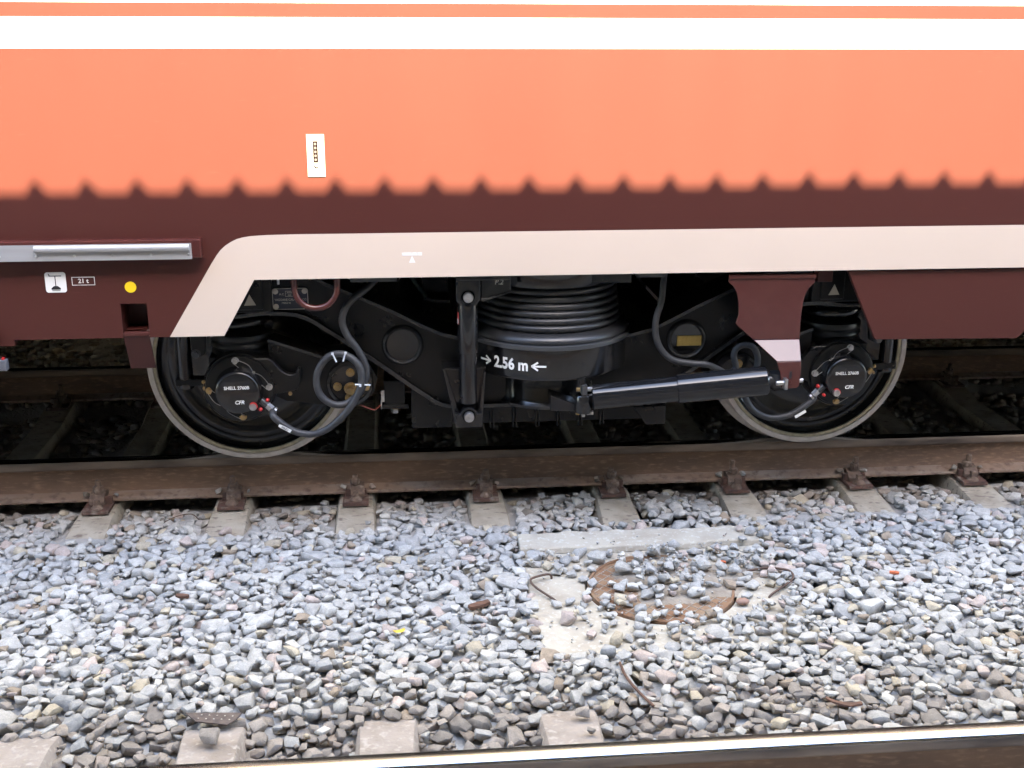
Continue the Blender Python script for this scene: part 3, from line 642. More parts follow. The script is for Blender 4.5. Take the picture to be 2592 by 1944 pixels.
    dm.cyl((dxc,-.30,.47),(dxc,-.30,.72), .030, 20); dm.cyl((dxc,-.30,.44),(dxc,-.30,.475), .024, 20); dm.lathe([(.033,.432),(.034,.438),(.033,.452)], (dxc,-.30,0), 'z', 20); pd = obj('axle_damper', dm, 'black', bogie, 40)
    dm = MB(); dm.prism([(sx*1.40,.74),(sx*1.48,.74),(sx*1.475,.60),(sx*1.45,.565),(sx*1.42,.58)], -.325, -.30); obj('damper_mount', dm, 'black_matt', pd, None, .004)
    dm = MB(); dm.box(min(sx*1.42,sx*1.55), max(sx*1.42,sx*1.55), -.33, -.27, .445, .475); obj('damper_foot', dm, 'black_matt', pd, None, .004)
    q = MB(); hexbolt(q, sx*1.457, -.325, .583, .014, .016); obj('mount_nut', q, 'dark_grey', pd, None)

# air spring
AS = (.015, -.21, 0)
prof = [(.30,.955),(.302,.885),(.296,.872),(.27,.868)]
a_ = MB(); a_.lathe(prof[::-1], AS, 'z', 72); a_.box(-.30, .33, -.47, .1, .885, .96); asp = obj('air_spring', a_, 'black', bogie, 35)
prof = [(.262,.875)]
nb, zt, zb_ = 6, .868, .690
for k in range(nb):
    c_ = zt - (k+.5)*(zt-zb_)/nb; h_ = (zt-zb_)/nb/2
    rr = .281 + .004*k
    for t in (-80,-50,-25,0,25,50,80):
        prof.append((rr + .016*math.cos(math.radians(t)), c_ - h_*math.sin(math.radians(t))*-1*-1))
prof.append((.278, .688))
prof = sorted(prof, key=lambda q: -q[1])
a_ = MB(); a_.lathe(prof, AS, 'z', 96, False); obj('bellows', a_, 'rubber', asp, 50)
a_ = MB(); a_.lathe([(.275,.692),(.300,.689),(.325,.684),(.340,.676),(.3485,.664),(.350,.652),(.346,.6475)], AS, 'z', 96, False); obj('bellows_rim', a_, 'rubber', asp, 60)
a_ = MB(); a_.lathe([(.30,.648),(.355,.6475),(.3615,.645),(.3625,.638),(.3620,.630),(.355,.6275),(.30,.627)], AS, 'z', 96, False); obj('base_ring', a_, 'dark_grey', asp, 35)
DR = .348
a_ = MB(); a_.lathe([(.20,.630),(DR,.628),(DR,.512),(.343,.500),(.335,.494),(.22,.490)], AS, 'z', 96); drum = obj('spring_drum', a_, 'black', asp, 35)
a_ = MB(); a_.lathe([(.20,.50),(.222,.495),(.222,.375),(.230,.362),(.238,.352),(.232,.338),(.20,.333)], AS, 'z', 72); obj('lower_drum', a_, 'black', asp, 40)
q = MB(); q.lathe([(.006,0),(.006,.012),(.003,.014)], (.365, -.24, .645), 'z', 10); obj('grease_nipple', q, 'zinc', asp)
# lettering on the curved drum
def on_drum(vs, fs, u0, z0, tilt=0.0):
    r_ = DR+.0012; out = []
    for u, v in vs:
        a = (u0+u)/r_; out.append((AS[0]+r_*math.sin(a), AS[1]-r_*math.cos(a), z0+v+tilt*u))
    return MB().add(out, fs)
vs, fs = text_mb('2.56 m', .066, .0022, 0, .86)
obj('lettering', on_drum(vs, fs, -.193, .5605), 'print_white', drum, None)
def arrow(u0, z0, s):
    m_ = MB()
    pts = [(0,.0035),(.052*s,.0035),(.052*s,-.0035),(0,-.0035)]
    vs = []; fs = []
    def seg(a, b_, w):
        n_ = 8; base = len(vs); d = Vector((b_[0]-a[0], b_[1]-a[1])).normalized(); nn = Vector((-d.y, d.x))*w
        for i in range(n_+1):
            t = i/n_; p_ = Vector((a[0]+(b_[0]-a[0])*t, a[1]+(b_[1]-a[1])*t)); vs.append((p_.x+nn.x, p_.y+nn.y)); vs.append((p_.x-nn.x, p_.y-nn.y))
        for i in range(n_): fs.append((base+2*i, base+2*i+1, base+2*i+3, base+2*i+2))
    seg((0,0), (.062*s,0), .0040); seg((.060*s,0), (.034*s,.017), .0038); seg((.060*s,0), (.034*s,-.017), .0038)
    return on_drum(vs, fs, u0, z0)
obj('arrow_mark', arrow(-.352, .560, 1), 'print_white', drum, None); obj('arrow_mark', arrow(-.040, .5605, -1), 'print_white', drum, None)

# vertical damper
vd = MB(); c_ = (-.340, -.50)
vd.lathe([(.030,.828),(.039,.822),(.041,.814),(.041,.622),(.040,.615),(.034,.612)], (c_[0],c_[1],0), 'z', 40)
vd.lathe([(.0355,.630),(.0355,.402),(.030,.396)], (c_[0],c_[1],0), 'z', 40); vdo = obj('vertical_damper', vd, 'black', bogie, 40)
for z_ in (.853, .351):
    q = MB(); q.lathe([(.027,-.035),(.029,-.03),(.031,.03)], (c_[0], c_[1], z_), 'y', 28); obj('damper_eye', q, 'black', vdo, 40)
    q = MB(); q.lathe([(.0205,.0),(.0205,-.056),(.0185,-.060),(.004,-.060)], (c_[0], c_[1], z_), 'y', 28); obj('damper_pin', q, 'zinc', vdo, 40)
q = MB()
angs = [math.radians(-98+5*k) for k in range(8)]
q.add([(c_[0]+.0416*math.sin(a), c_[1]-.0416*math.cos(a), z_) for z_ in (.735,.785) for a in angs], [(i,i+1,i+9,i+8) for i in range(7)]); obj('red_label', q, 'label_red', vdo, 60)
q = MB(); q.add([(c_[0]+.0420*math.sin(a), c_[1]-.0420*math.cos(a), z_) for z_ in (.738,.758) for a in angs[3:7]], [(i,i+1,i+5,i+4) for i in range(3)]); obj('label_print', q, 'print_grey', vdo, 60)
ub = MB(); ub.prism([(-.388,.835),(-.372,.818),(-.356,.808),(-.322,.808),(-.306,.818),(-.290,.838),(-.290,.955),(-.388,.955)], -.535, -.515); ub.prism([(-.388,.84),(-.29,.84),(-.29,.955),(-.388,.955)], -.49, -.47)
ub.prism([(-.288,.832),(-.27,.832),(-.165,.868),(-.165,.955),(-.288,.955)], -.515, -.50); ub.box(-.388, -.17, -.54, -.30, .918, .958)
vb = obj('damper_hanger', ub, 'black', bogie, None, .005)
lettering('lettering', 'P.2', .028, -.215, -.5155, .905, 'print_grey', vb, 0, .2)
q = MB(); q.tube([(-.285,-.518,.836),(-.262,-.518,.838),(-.165,-.518,.868)], [.009,.006,.004], 8); obj('weld_bead', q, 'weld', vb, 60)
lbk = MB(); lbk.prism([(-.445,.545),(-.435,.545),(-.385,.372),(-.372,.356),(-.392,.300),(-.398,.31),(-.408,.37)], -.50, -.45)
lbk.prism([(-.275,.525),(-.268,.525),(-.282,.30),(-.292,.300),(-.312,.356),(-.297,.368)], -.50, -.45)
lbk.prism([(-.396,.366),(-.376,.358),(-.366,.378),(-.340,.388),(-.314,.378),(-.304,.358),(-.286,.366),(-.286,.300),(-.396,.300)], -.535, -.515)
lbk.prism([(-.435,.530),(-.270,.527),(-.285,.300),(-.392,.300)], -.452, -.40); lbk.box(-.445, -.265, -.46, -.34, .525, .536)
obj('damper_clevis', lbk, 'black', bogie, None, .004)

# yaw damper
P0, P1 = Vector((.172,-.515,.412)), Vector((.886,-.600,.494)); ax = (P1-P0).normalized(); Ld = (P1-P0).length
yd = MB(); yd.tube([P0+ax*.0, P0+ax*.006, P0+ax*(Ld*.5)], [.046,.053,.053], 48); ydo = obj('yaw_damper', yd, 'shiny', bogie, 40)
yd = MB(); yd.tube([P0+ax*(Ld*.486), P0+ax*(Ld*.49), P1-ax*.006, P1], [.056,.0605,.0605,.055], 48); obj('outer_tube', yd, 'shiny', ydo, 40)
q = MB(); q.cyl(P1, P1+ax*.03, .026, 24); q.lathe([(.03,-.03),(.032,-.02),(.032,.02),(.03,.03)], (P1.x+.036, P1.y, P1.z+.004), 'z', 24); obj('rubber_bush', q, 'rubber', ydo, 40)
q = MB(); q.cyl((.905,-.655,.497),(.940,-.655,.499), .010, 6); q.box(.936,.950,-.672,-.645,.473,.518); obj('pin_bolt', q, 'zinc', ydo, None, .002)
q = MB(); q.cyl(P0-ax*.03, P0, .026, 20); q.lathe([(.034,.350),(.038,.356),(.038,.422),(.034,.428)], (.136,-.52,0), 'z', 32); obj('damper_eye', q, 'black', ydo, 40)
q = MB(); q.box(.124,.148,-.545,-.515,.430,.472); obj('pin', q, 'dark_grey', ydo, None, .003)
q = MB(); q.box(.128,.142,-.535,-.515,.332,.352); obj('pin', q, 'zinc', ydo, None, .003)
for z_ in (.452, .350):
    q = MB(); q.cyl((.150,-.53,z_),(.176,-.53,z_), .010, 6); obj('clamp_bolt', q, 'zinc', ydo, None)
    q = MB(); q.cyl((.104,-.53,z_),(.118,-.53,z_), .009, 6); obj('clamp_nut', q, 'brass', ydo, None)
q = MB(); q.add([(.105,-.535,.556),(.124,-.535,.558),(.140,-.535,.475),(.118,-.535,.470),(.105,-.515,.556),(.124,-.515,.558),(.140,-.515,.475),(.118,-.515,.470)], [(0,1,2,3),(7,6,5,4),(0,4,5,1),(1,5,6,2),(2,6,7,3),(3,7,4,0)])
q.prism([(-.0,.428),(.105,.385),(.105,.352),(.0,.356)], -.515, -.42); obj('damper_arm', q, 'black', bogie, None, .004)

# hoses
H1 = [hose_start_L, (-1.14,-.462,.348), (-1.107,-.468,.318), (-1.058,-.47,.283), (-.992,-.475,.270), (-.930,-.485,.290), (-.868,-.50,.342), (-.821,-.51,.399), (-.786,-.512,.462), (-.774,-.512,.515), (-.782,-.51,.568), (-.814,-.505,.603), (-.858,-.495,.618), (-.905,-.487,.603), (-.942,-.485,.559), (-.957,-.485,.507), (-.947,-.485,.448), (-.908,-.484,.407), (-.863,-.481,.396), (-.820,-.477,.412), (-.780,-.475,.455), (-.755,-.475,.520), (-.761,-.475,.573), (-.789,-.475,.632), (-.827,-.475,.690), (-.844,-.475,.743), (-.833,-.473,.794), (-.796,-.465,.840), (-.735,-.44,.88), (-.66,-.36,.95)]
q = MB(); q.tube(spline(H1, 8), .0145, 14); hz = obj('sensor_hose', q, 'hose', bogie, 60)
path = spline(H1, 8)
q = MB(); q.tube(path[9:15], .0152, 14, False); 
q = MB(); q.add([(-1.115,-.4875,.3225),(-1.066,-.4905,.2960),(-1.074,-.4895,.2835),(-1.1215,-.4865,.3110)], [(0,1,2,3)]); lb_ = obj('hose_label', q, 'print_white', hz, None)
vs, fs = text_mb('AXLE 1', .010, .0003); q = MB(); ex = Vector((.049,-.003,-.0275)).normalized(); ey = Vector((.0265,.003,.047)).normalized()
q.add([Vector((-1.094,-.4896,.3030)) + ex*u + ey*v for u, v in vs], fs); obj('lettering', q, 'ink', hz, None)
def tie_at(i, nm='cable_tie', tail=.018):
    p_ = path[i]; t_ = (path[i+1]-path[i-1]).normalized(); q = MB(); q.tube([p_-t_*.002, p_+t_*.002], .0165, 14); nrm = Vector((0,-1,0)); q.box(p_.x-.004, p_.x+.004, p_.y-.021, p_.y-.014, p_.z-.004, p_.z+.004); return q
for a, b_ in (((-.886,.624),(-.872,.588)), ((-.834,.626),(-.845,.590))):
    q = MB(); q.tube([(a[0],-.514,a[1]),(b_[0],-.512,b_[1])], .0032, 8); q.box(a[0]-.0045, a[0]+.0045, -.519, -.511, a[1]-.0045, a[1]+.0045); obj('cable_tie', q, 'tie', hz, None)
q = MB(); q.tube([(-.799,-.529,.496),(-.740,-.494,.482)], .0032, 8); q.box(-.784,-.775,-.533,-.524,.487,.497); obj('cable_tie', q, 'tie', hz, None)
H2 = [(.474,-.40,.98), (.474,-.43,.92), (.463,-.45,.802), (.443,-.455,.729), (.444,-.455,.656), (.470,-.455,.594), (.520,-.455,.549), (.595,-.455,.532), (.665,-.46,.525), (.722,-.45,.500), (.762,-.44,.475), (.80,-.43,.50), (.79,-.425,.55), (.803,-.42,.584), (.839,-.42,.597), (.877,-.42,.582), (.895,-.425,.53), (.88,-.43,.46), (.845,-.435,.41), (.845,-.44,.372), (.889,-.44,.308), (.961,-.44,.275), (1.042,-.44,.284), (1.108,-.438,.321), (1.150,-.434,.352), hose_start_R]
q = MB(); q.tube(spline(H2, 8), .0135, 14); hz2 = obj('sensor_hose', q, 'hose', bogie, 60)
q = MB(); q.add([(1.064,-.4565,.2855),(1.110,-.4545,.3115),(1.1155,-.4545,.3005),(1.0695,-.4565,.2735)], [(0,1,2,3)]); obj('hose_label', q, 'print_white', hz2, None)

# ================================================================== MANHOLE
SLZ = -.203
def in_slab(x_, y_): return -.140 < x_ < .885 and -1.515 < y_ < -.560
slab = thing('manhole_slab', 'square pale concrete manhole surround sunk in the ballast', 'manhole', (.37, -1.04, SLZ-.12))
CC, CRAD = (.375, -1.035), .285
sb = MB(); seg = 64
inner = [(CC[0]+CRAD*1.03*math.cos(2*PI*k/seg), CC[1]+CRAD*1.03*math.sin(2*PI*k/seg)) for k in range(seg)]
outer = []
sr = random.Random(3)
for k in range(seg):
    a = 2*PI*k/seg; ca, sa = math.cos(a), math.sin(a); cx0, cy0 = .372, -1.037
    t = min((.512 if ca > 0 else .512)/max(abs(ca), 1e-6), .478/max(abs(sa), 1e-6)); jitter = sr.uniform(-.006, .004)
    outer.append((cx0+ca*(t+jitter), cy0+sa*(t+jitter)))
vs = [(x_, y_, SLZ) for x_, y_ in outer] + [(x_, y_, SLZ-.002) for x_, y_ in inner] + [(x_, y_, SLZ-.14) for x_, y_ in outer] + [(x_, y_, SLZ-.14) for x_, y_ in inner]
fs = []
for k in range(seg):
    k2 = (k+1) % seg; fs += [(k, k2, seg+k2, seg+k), (2*seg+k, 2*seg+k2, k2, k), (seg+k, seg+k2, 3*seg+k2, 3*seg+k)]
sb.add(vs, fs); so = obj('slab', sb, 'slab', slab, 30, .006)
kb = MB(); pts = []
for k in range(25):
    x_ = -.142 + 1.024*k/24
    pts.append((x_, -.700+sr.uniform(-.013,.010)+(.02 if k > 18 else 0), -.558+sr.uniform(-.010,.008), .026+sr.uniform(-.004,.003)))
n = len(pts); vs = []
for x_, ya, yb_, h_ in pts: vs += [(x_, ya-.006, SLZ+.0015), (x_, ya, SLZ+h_), (x_, yb_, SLZ+h_+.006), (x_, yb_+.012, SLZ-.1)]
fs = [(4*i+j, 4*i+4+j, 4*i+5+j, 4*i+1+j) for i in range(n-1) for j in range(3)] + [(0,1,2,3), (4*n-1,4*n-2,4*n-3,4*n-4)]
kb.add(vs, fs); obj('kerb', kb, 'slab', slab, 30, .005)
for loop in ([(-.036,-1.155,SLZ-.02),(-.039,-1.147,SLZ+.006),(-.108,-1.046,SLZ+.018),(-.130,-.995,SLZ+.024),(-.117,-.967,SLZ+.026),(-.048,-.931,SLZ+.020),(-.040,-.927,SLZ-.02)],
             [(.772,-1.156,SLZ-.02),(.778,-1.152,SLZ+.006),(.857,-1.094,SLZ+.020),(.899,-1.049,SLZ+.026),(.899,-1.002,SLZ+.030),(.861,-.981,SLZ+.032),(.808,-.964,SLZ+.028),(.74,-.955,SLZ+.012)]):
    q = MB(); q.tube(spline(loop, 7), .0046, 10); obj('lifting_loop', q, 'rebar', slab, 60)
cv = thing('manhole_cover', 'round rusty iron manhole cover half hidden by stones', 'manhole cover', (CC[0], CC[1], SLZ-.03))
q = MB(); q.lathe([(.05,-.004),(CRAD*.955,-.004),(CRAD*.965,.003),(CRAD*.995,.003),(CRAD,-.002),(CRAD,-.04)], (CC[0],CC[1],SLZ), 'z', 64); obj('cover_disc', q, 'iron', cv, 30)
gr = MB(); step_ = .038
k = -.28
while k < .28:
    l = math.sqrt(max(0, (CRAD*.93)**2-k*k))
    if l > .02:
        c45 = math.sqrt(.5)
        for sgn in (1, -1):
            a = Vector((CC[0]+c45*(-l)-sgn*c45*k*-1*0, 0, 0))
            d1 = Vector((c45, sgn*c45, 0)); d2 = Vector((-sgn*c45, c45, 0)); o0 = Vector((CC[0], CC[1], SLZ-.0045))
            A_, B_ = o0+d2*k-d1*l, o0+d2*k+d1*l; wv = d2*.0022; hv = Vector((0,0,.0022))
            gr.add([A_-wv, A_+wv, B_+wv, B_-wv, A_-wv*.6+hv, A_+wv*.6+hv, B_+wv*.6+hv, B_-wv*.6+hv], [(4,5,6,7),(0,1,5,4),(1,2,6,5),(2,3,7,6),(3,0,4,7)])
    k += step_
obj('chequer_ribs', gr, 'dust', cv, None)
gd = MB(); nr_, na_ = 12, 56; gs = random.Random(8); ph = [gs.uniform(0, 6.3) for _ in range(6)]
for i in range(nr_+1):
    for k in range(na_):
        a = 2*PI*k/na_; rr = (i/nr_)*(1 + .13*math.sin(3*a+ph[0]) + .09*math.sin(5*a+ph[1]) + .06*math.sin(11*a+ph[2]))
        px_, py_ = .51+.30*rr*math.cos(a), -.965+.20*rr*math.sin(a); e = 1-(i/nr_)**2
        gd.v.append((px_, py_, SLZ - .004 + .014*e + .003*math.sin(37*px_+ph[3])*math.sin(41*py_+ph[4])*e))
gd.f = [(i*na_+k, i*na_+(k+1) % na_, (i+1)*na_+(k+1) % na_, (i+1)*na_+k) for i in range(nr_) for k in range(na_)]; gd.mi = [0]*len(gd.f)
tag(obj('grit', gd, 'dust', cv, 60), kind='stuff')

# ================================================================== BALLAST
HX0, HX1, HY0, HY1, HS = -3.7, 3.9, -2.34, 3.5, .008
nx, ny = int((HX1-HX0)/HS), int((HY1-HY0)/HS)
gx = HX0 + (np.arange(nx)+.5)*HS; gy = HY0 + (np.arange(ny)+.5)*HS
GX, GY = np.meshgrid(gx, gy, indexing='ij')
def smooth(a, b_, t): u = np.clip((t-a)/(b_-a), 0, 1); return u*u*(3-2*u)
def target(X, Y):
    wob = .008*np.sin(X*2.1+1)*np.cos(Y*3.3) + .007*np.sin(X*5.3+Y*4.1) + .004*np.sin(X*11-Y*9)
    h = -.186 + wob
    h = h - .034*smooth(-.40, -.10, Y)                       # cribs dip towards the rail
    h = np.where(Y > .15, -.262 + wob, h)
    h = h - .072*(1-smooth(-2.02, -1.58, Y))*(1-.6*smooth(.05, .6, X)) # and towards the near track
    h = h + .012*smooth(.75, 1.2, X)*smooth(-1.7, -1.2, Y)*(1-smooth(-.7,-.4,Y))
    h = np.where(Y > 1.65, -.24+wob, h)
    return h
TH = target(GX, GY)
hm = TH - .075
block = np.zeros_like(hm, bool)
for sx in SX:
    e = np.minimum(GY+.515, 3.0)
    wdt = .098 + .02*(GY < -.2)
    inside = (np.abs(GX-sx) < wdt) & (GY > -.505) & (GY < 2.08)
    block |= inside & (GY > -.435); hm = np.where(inside, np.maximum(hm, SL_TOP-.008-.042*np.clip((-.17-GY)/.34, 0, 1)), hm)
for sx in NX:
    inside = (np.abs(GX-sx) < .088) & (GY < -1.82); block |= inside & (GY < -1.85); hm = np.where(inside, np.maximum(hm, SL_TOP-.004), hm)
for yc in (RY1, RY2): block |= np.abs(GY-yc) < .085
slabm = (GX > -.14) & (GX < .885) & (GY > -1.515) & (GY < -.56)
hm = np.where(slabm, SLZ+.002, hm); hm = np.where(slabm & (GY > -.70), SLZ+.03, hm)
# ground sheet under the stones
bd = MB(); sx_ = np.linspace(-14, 14, 57); sy_ = np.array([-4.78,-3.2,-2.4,-2.1,-1.9,-1.7,-1.2,-.6,-.4,-.2,0,.2,1.5,1.7,2.4,3.55])
for xx in sx_:
    for yy in sy_: bd.v.append((float(xx), float(yy), float(target(np.array(xx), np.array(yy)))-.034))
nn_ = len(sy_)
bd.f = [(i*nn_+j, (i+1)*nn_+j, (i+1)*nn_+j+1, i*nn_+j+1) for i in range(len(sx_)-1) for j in range(nn_-1) if not (-.45 < sx_[i] < .9 and -1.75 < sy_[j] < -.35)]; bd.mi = [0]*len(bd.f)
ballast = tag(obj('ballast_bed', bd, 'soil', None, None), kind='structure')

def stone_variant(seed, cuts, bevel):
    r_ = random.Random(seed); bm = bmesh.new(); bmesh.ops.create_cube(bm, size=2)
    for v in bm.verts: v.co += Vector((r_.uniform(-.25,.25), r_.uniform(-.25,.25), r_.uniform(-.25,.25)))
    for c in range(cuts):
        n_ = Vector((r_.gauss(0,1), r_.gauss(0,1), r_.gauss(0,1))).normalized(); d = r_.uniform(.62, .98)
        res = bmesh.ops.bisect_plane(bm, geom=bm.verts[:]+bm.edges[:]+bm.faces[:], plane_co=n_*d, plane_no=n_, clear_outer=True)
        ed = [e for e in res['geom_cut'] if isinstance(e, bmesh.types.BMEdge)]
        if len(ed) > 2: bmesh.ops.holes_fill(bm, edges=ed)
    bmesh.ops.remove_doubles(bm, verts=bm.verts, dist=.10)
    bmesh.ops.dissolve_limit(bm, angle_limit=.12, verts=bm.verts, edges=bm.edges)
    if bevel: bmesh.ops.bevel(bm, geom=bm.edges[:], offset=bevel, segments=1, affect='EDGES', clamp_overlap=True)
    bmesh.ops.triangulate(bm, faces=bm.faces)
    bmesh.ops.recalc_face_normals(bm, faces=bm.faces)
    V = np.array([v.co[:] for v in bm.verts]); F = np.array([[v.index for v in f.verts] for f in bm.faces]); bm.free()
    V -= V.mean(0); V /= np.abs(V).max(0); return V, F
VAR_A = [stone_variant(100+i, 6, .018) for i in range(36)]
VAR_B = [stone_variant(300+i, 5, 0) for i in range(20)]
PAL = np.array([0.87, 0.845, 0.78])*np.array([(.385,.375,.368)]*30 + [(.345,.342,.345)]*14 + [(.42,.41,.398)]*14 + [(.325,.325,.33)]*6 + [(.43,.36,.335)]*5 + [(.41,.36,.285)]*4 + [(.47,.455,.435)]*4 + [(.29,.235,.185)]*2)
def rotm(yaw, tx, ty):
    cy, sy, ca, sa, cb_, sb_ = math.cos(yaw), math.sin(yaw), math.cos(tx), math.sin(tx), math.cos(ty), math.sin(ty)
    Rz = np.array([[cy,-sy,0],[sy,cy,0],[0,0,1]]); Rx = np.array([[1,0,0],[0,ca,-sa],[0,sa,ca]]); Ry = np.array([[cb_,0,sb_],[0,1,0],[-sb_,0,cb_]])
    return Rz@Rx@Ry
stones = []            # (verts, faces, colour, centre)
def drop(x_, y_, size, var, limit=None, tilt=.23, free=False, sink=.62):
    i, j = int((x_-HX0)/HS), int((y_-HY0)/HS)
    if not (3 < i < nx-4 and 3 < j < ny-4) or (block[i, j] and not free): return False
    V, F = var
    asp = (1.0, rng.uniform(.64, .95), rng.uniform(.42, .66))
    Rm = rotm(rng.uniform(0, 2*PI), rng.normal(0, tilt), rng.normal(0, tilt))
    W = (V*np.array(asp)*size*.5)@Rm.T
    ex, ey = np.abs(W[:,0]).max(), np.abs(W[:,1]).max()
    ri, rj = max(1, int(ex/HS)), max(1, int(ey/HS))
    i0, i1, j0, j1 = max(0,i-ri), min(nx,i+ri+1), max(0,j-rj), min(ny,j+rj+1)
    sub = hm[i0:i1, j0:j1]
    if not free and block[i0:i1, j0:j1].mean() > .3: return False
    d2 = ((np.arange(i0,i1)-i)[:,None]/(ri+.5))**2 + ((np.arange(j0,j1)-j)[None,:]/(rj+.5))**2
    m_ = d2 < .55
    if not m_.any(): return False
    sup = sub[m_]; zmin = W[:,2].min(); zmax = W[:,2].max()
    base = sup.mean()*.5 + sup.max()*.5 if sink is None else sup.max()*(1-sink) + sup.mean()*sink
    zc = base - zmin*.86
    if limit is not None and zc+zmax > limit[i, j] + rng.uniform(0, .012): return False
    hm[i0:i1, j0:j1] = np.where(d2 < 1, np.maximum(sub, zc + zmax*.92*np.sqrt(np.clip(1-d2*.8, 0, 1))), sub)
    stones.append((W, F, None, (x_, y_, zc)))
    return True
def sizes(): return float(np.clip(rng.lognormal(math.log(.061), .25), .032, .105))
front_n = 0
lim = TH + .004 - .020*((GX > -.10) & (GX < .84) & (GY > -.56) & (GY < -.47))
lim_slab = np.where(slabm, -9, lim)
for t in range(80000):
    x_, y_ = rng.uniform(-3.1, 3.3), rng.uniform(-2.30, -.03)
    if slabm[min(nx-1,int((x_-HX0)/HS)), min(ny-1,int((y_-HY0)/HS))]: continue
    drop(x_, y_, sizes(), VAR_A[rng.integers(36)], lim)
# finer stones fill remaining gaps
for t in range(22000):
    x_, y_ = rng.uniform(-2.9, 3.1), rng.uniform(-2.25, -.05)
    if slabm[min(nx-1,int((x_-HX0)/HS)), min(ny-1,int((y_-HY0)/HS))]: continue
    drop(x_, y_, rng.uniform(.022, .036), VAR_B[rng.integers(20)], lim-.005)
# stones lying on the manhole: a pile on the cover, a fringe along the right and front
def slab_density(x_, y_):
    d = 0.0
    d += 1.0*math.exp(-(((x_-.40)/.17)**2 + ((y_+.96)/.15)**2))
    d += 1.0*math.exp(-(((x_-.60)/.22)**2 + ((y_+.80)/.09)**2))
    d += .95*max(0, (x_-.62)/.22) * (1 if -1.5 < y_ < -.60 else 0)*(.4 if -1.22 < y_ < -1.0 else 1)
    d += .6*math.exp(-((y_+1.52)/.05)**2)*(1 if x_ > .18 else .25) + .62*math.exp(-((y_+1.39)/.11)**2)*(1 if x_ > .2 else .12)
    d += .75*math.exp(-(((x_-.02)/.14)**2 + ((y_+.80)/.09)**2)) + .55*math.exp(-(((x_-.10)/.10)**2 + ((y_+1.25)/.10)**2))
    if y_ > -.70: d *= .02 if x_ < .80 else .4
    return min(1, d)
LIMS = np.where(GY > -.70, SLZ+.075, SLZ+.040+.016*np.exp(-(((GX-.42)/.2)**2+((GY+.9)/.16)**2)))
for t in range(1900):
    x_, y_ = rng.uniform(-.14, .89), rng.uniform(-1.52, -.57)
    if rng.random() < slab_density(x_, y_): drop(x_, y_, float(np.clip(rng.lognormal(math.log(.046), .34), .015, .085)), VAR_A[rng.integers(36)], LIMS, .18, sink=.15)
for t in range(420):
    x_, y_ = rng.uniform(-.12, .87), rng.uniform(-1.45, -.62)
    if rng.random() < .25+slab_density(x_, y_): drop(x_, y_, rng.uniform(.006, .016), VAR_B[rng.integers(20)], None, .4, sink=.1)
# a few stones lying on sleepers, rail foot and near sleepers
for x_, y_, s_ in ((-1.385,-.345,.056), (-1.215,-1.925,.074), (-1.225,-.020,.05), (-.775,-.30,.030), (-1.845,-.43,.05), (-.06,-1.885,.05), (-.05,-1.98,.035)): drop(x_, y_, s_, VAR_A[rng.integers(36)], None, .15, True, .1)
N_FRONT = len(stones)
for sx in SX[1:9]:
    for dx, sz in ((rnd.choice((-.075, -.06)), .036), (rnd.choice((.05, .07)), rnd.uniform(.018, .038))):
        V, F = VAR_A[rnd.randrange(36)]; Wv = (V*np.array((1,.8,.6))*sz*.5)@rotm(rnd.uniform(0,6), .4, .3).T
        stones.append((Wv, F, None, (sx+dx, -.028, -.157+sz*.26)))
N_CLIP = len(stones)
limb = TH + .002
for t in range(26000):
    x_, y_ = rng.uniform(-3.65, 3.85), rng.uniform(.12, 3.3)
    drop(x_, y_, sizes()*1.08, VAR_B[rng.integers(20)], limb)

# colours: mostly blue-grey limestone, brown with rail grease by the near track
cols = []
for k, (W, F, _, c) in enumerate(stones):
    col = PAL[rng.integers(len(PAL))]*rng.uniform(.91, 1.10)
    dirt_dim = float(np.clip((-1.25-c[1])/.5, 0, 1)); col = col*(1-dirt_dim*np.array((.09, .12, .17)))  # beige dirt, plus darkening in the colour against the stronger sky light here
    brown = float(np.clip((-1.66-c[1])/.24, 0, 1))*(1-.5*float(np.clip((c[0]-.2)/1.2, 0, 1)))
    if c[1] > -.28: brown = max(brown, .45*min(1, (c[1]+.28)/.2))
    if rng.random() < brown*.95: col = col*(1-.80) + np.array((.165,.132,.102))*rng.uniform(.7,1.5)*.80
    if c[1] > .05: col = col*.8 + np.array((.2,.18,.15))*.2
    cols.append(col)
def stone_mesh(name, idx, local):
    V = []; F = []; C = []; o = 0
    for k in idx:
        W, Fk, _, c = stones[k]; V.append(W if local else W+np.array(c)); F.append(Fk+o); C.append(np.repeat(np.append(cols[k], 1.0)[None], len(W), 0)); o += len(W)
    V = np.concatenate(V).astype(np.float32); F = np.concatenate(F).astype(np.int32); C = np.concatenate(C).astype(np.float32)
    me = bpy.data.meshes.new(name); me.vertices.add(len(V)); me.vertices.foreach_set('co', V.ravel()); me.loops.add(F.size); me.loops.foreach_set('vertex_index', F.ravel())
    me.polygons.add(len(F)); me.polygons.foreach_set('loop_start', np.arange(0, F.size, 3, dtype=np.int32)); me.polygons.foreach_set('loop_total', np.full(len(F), 3, np.int32))
    me.update(calc_edges=True); a = me.attributes.new('rock', 'FLOAT_COLOR', 'POINT'); a.data.foreach_set('color', C.ravel()); me.materials.append(M['rock']); return me
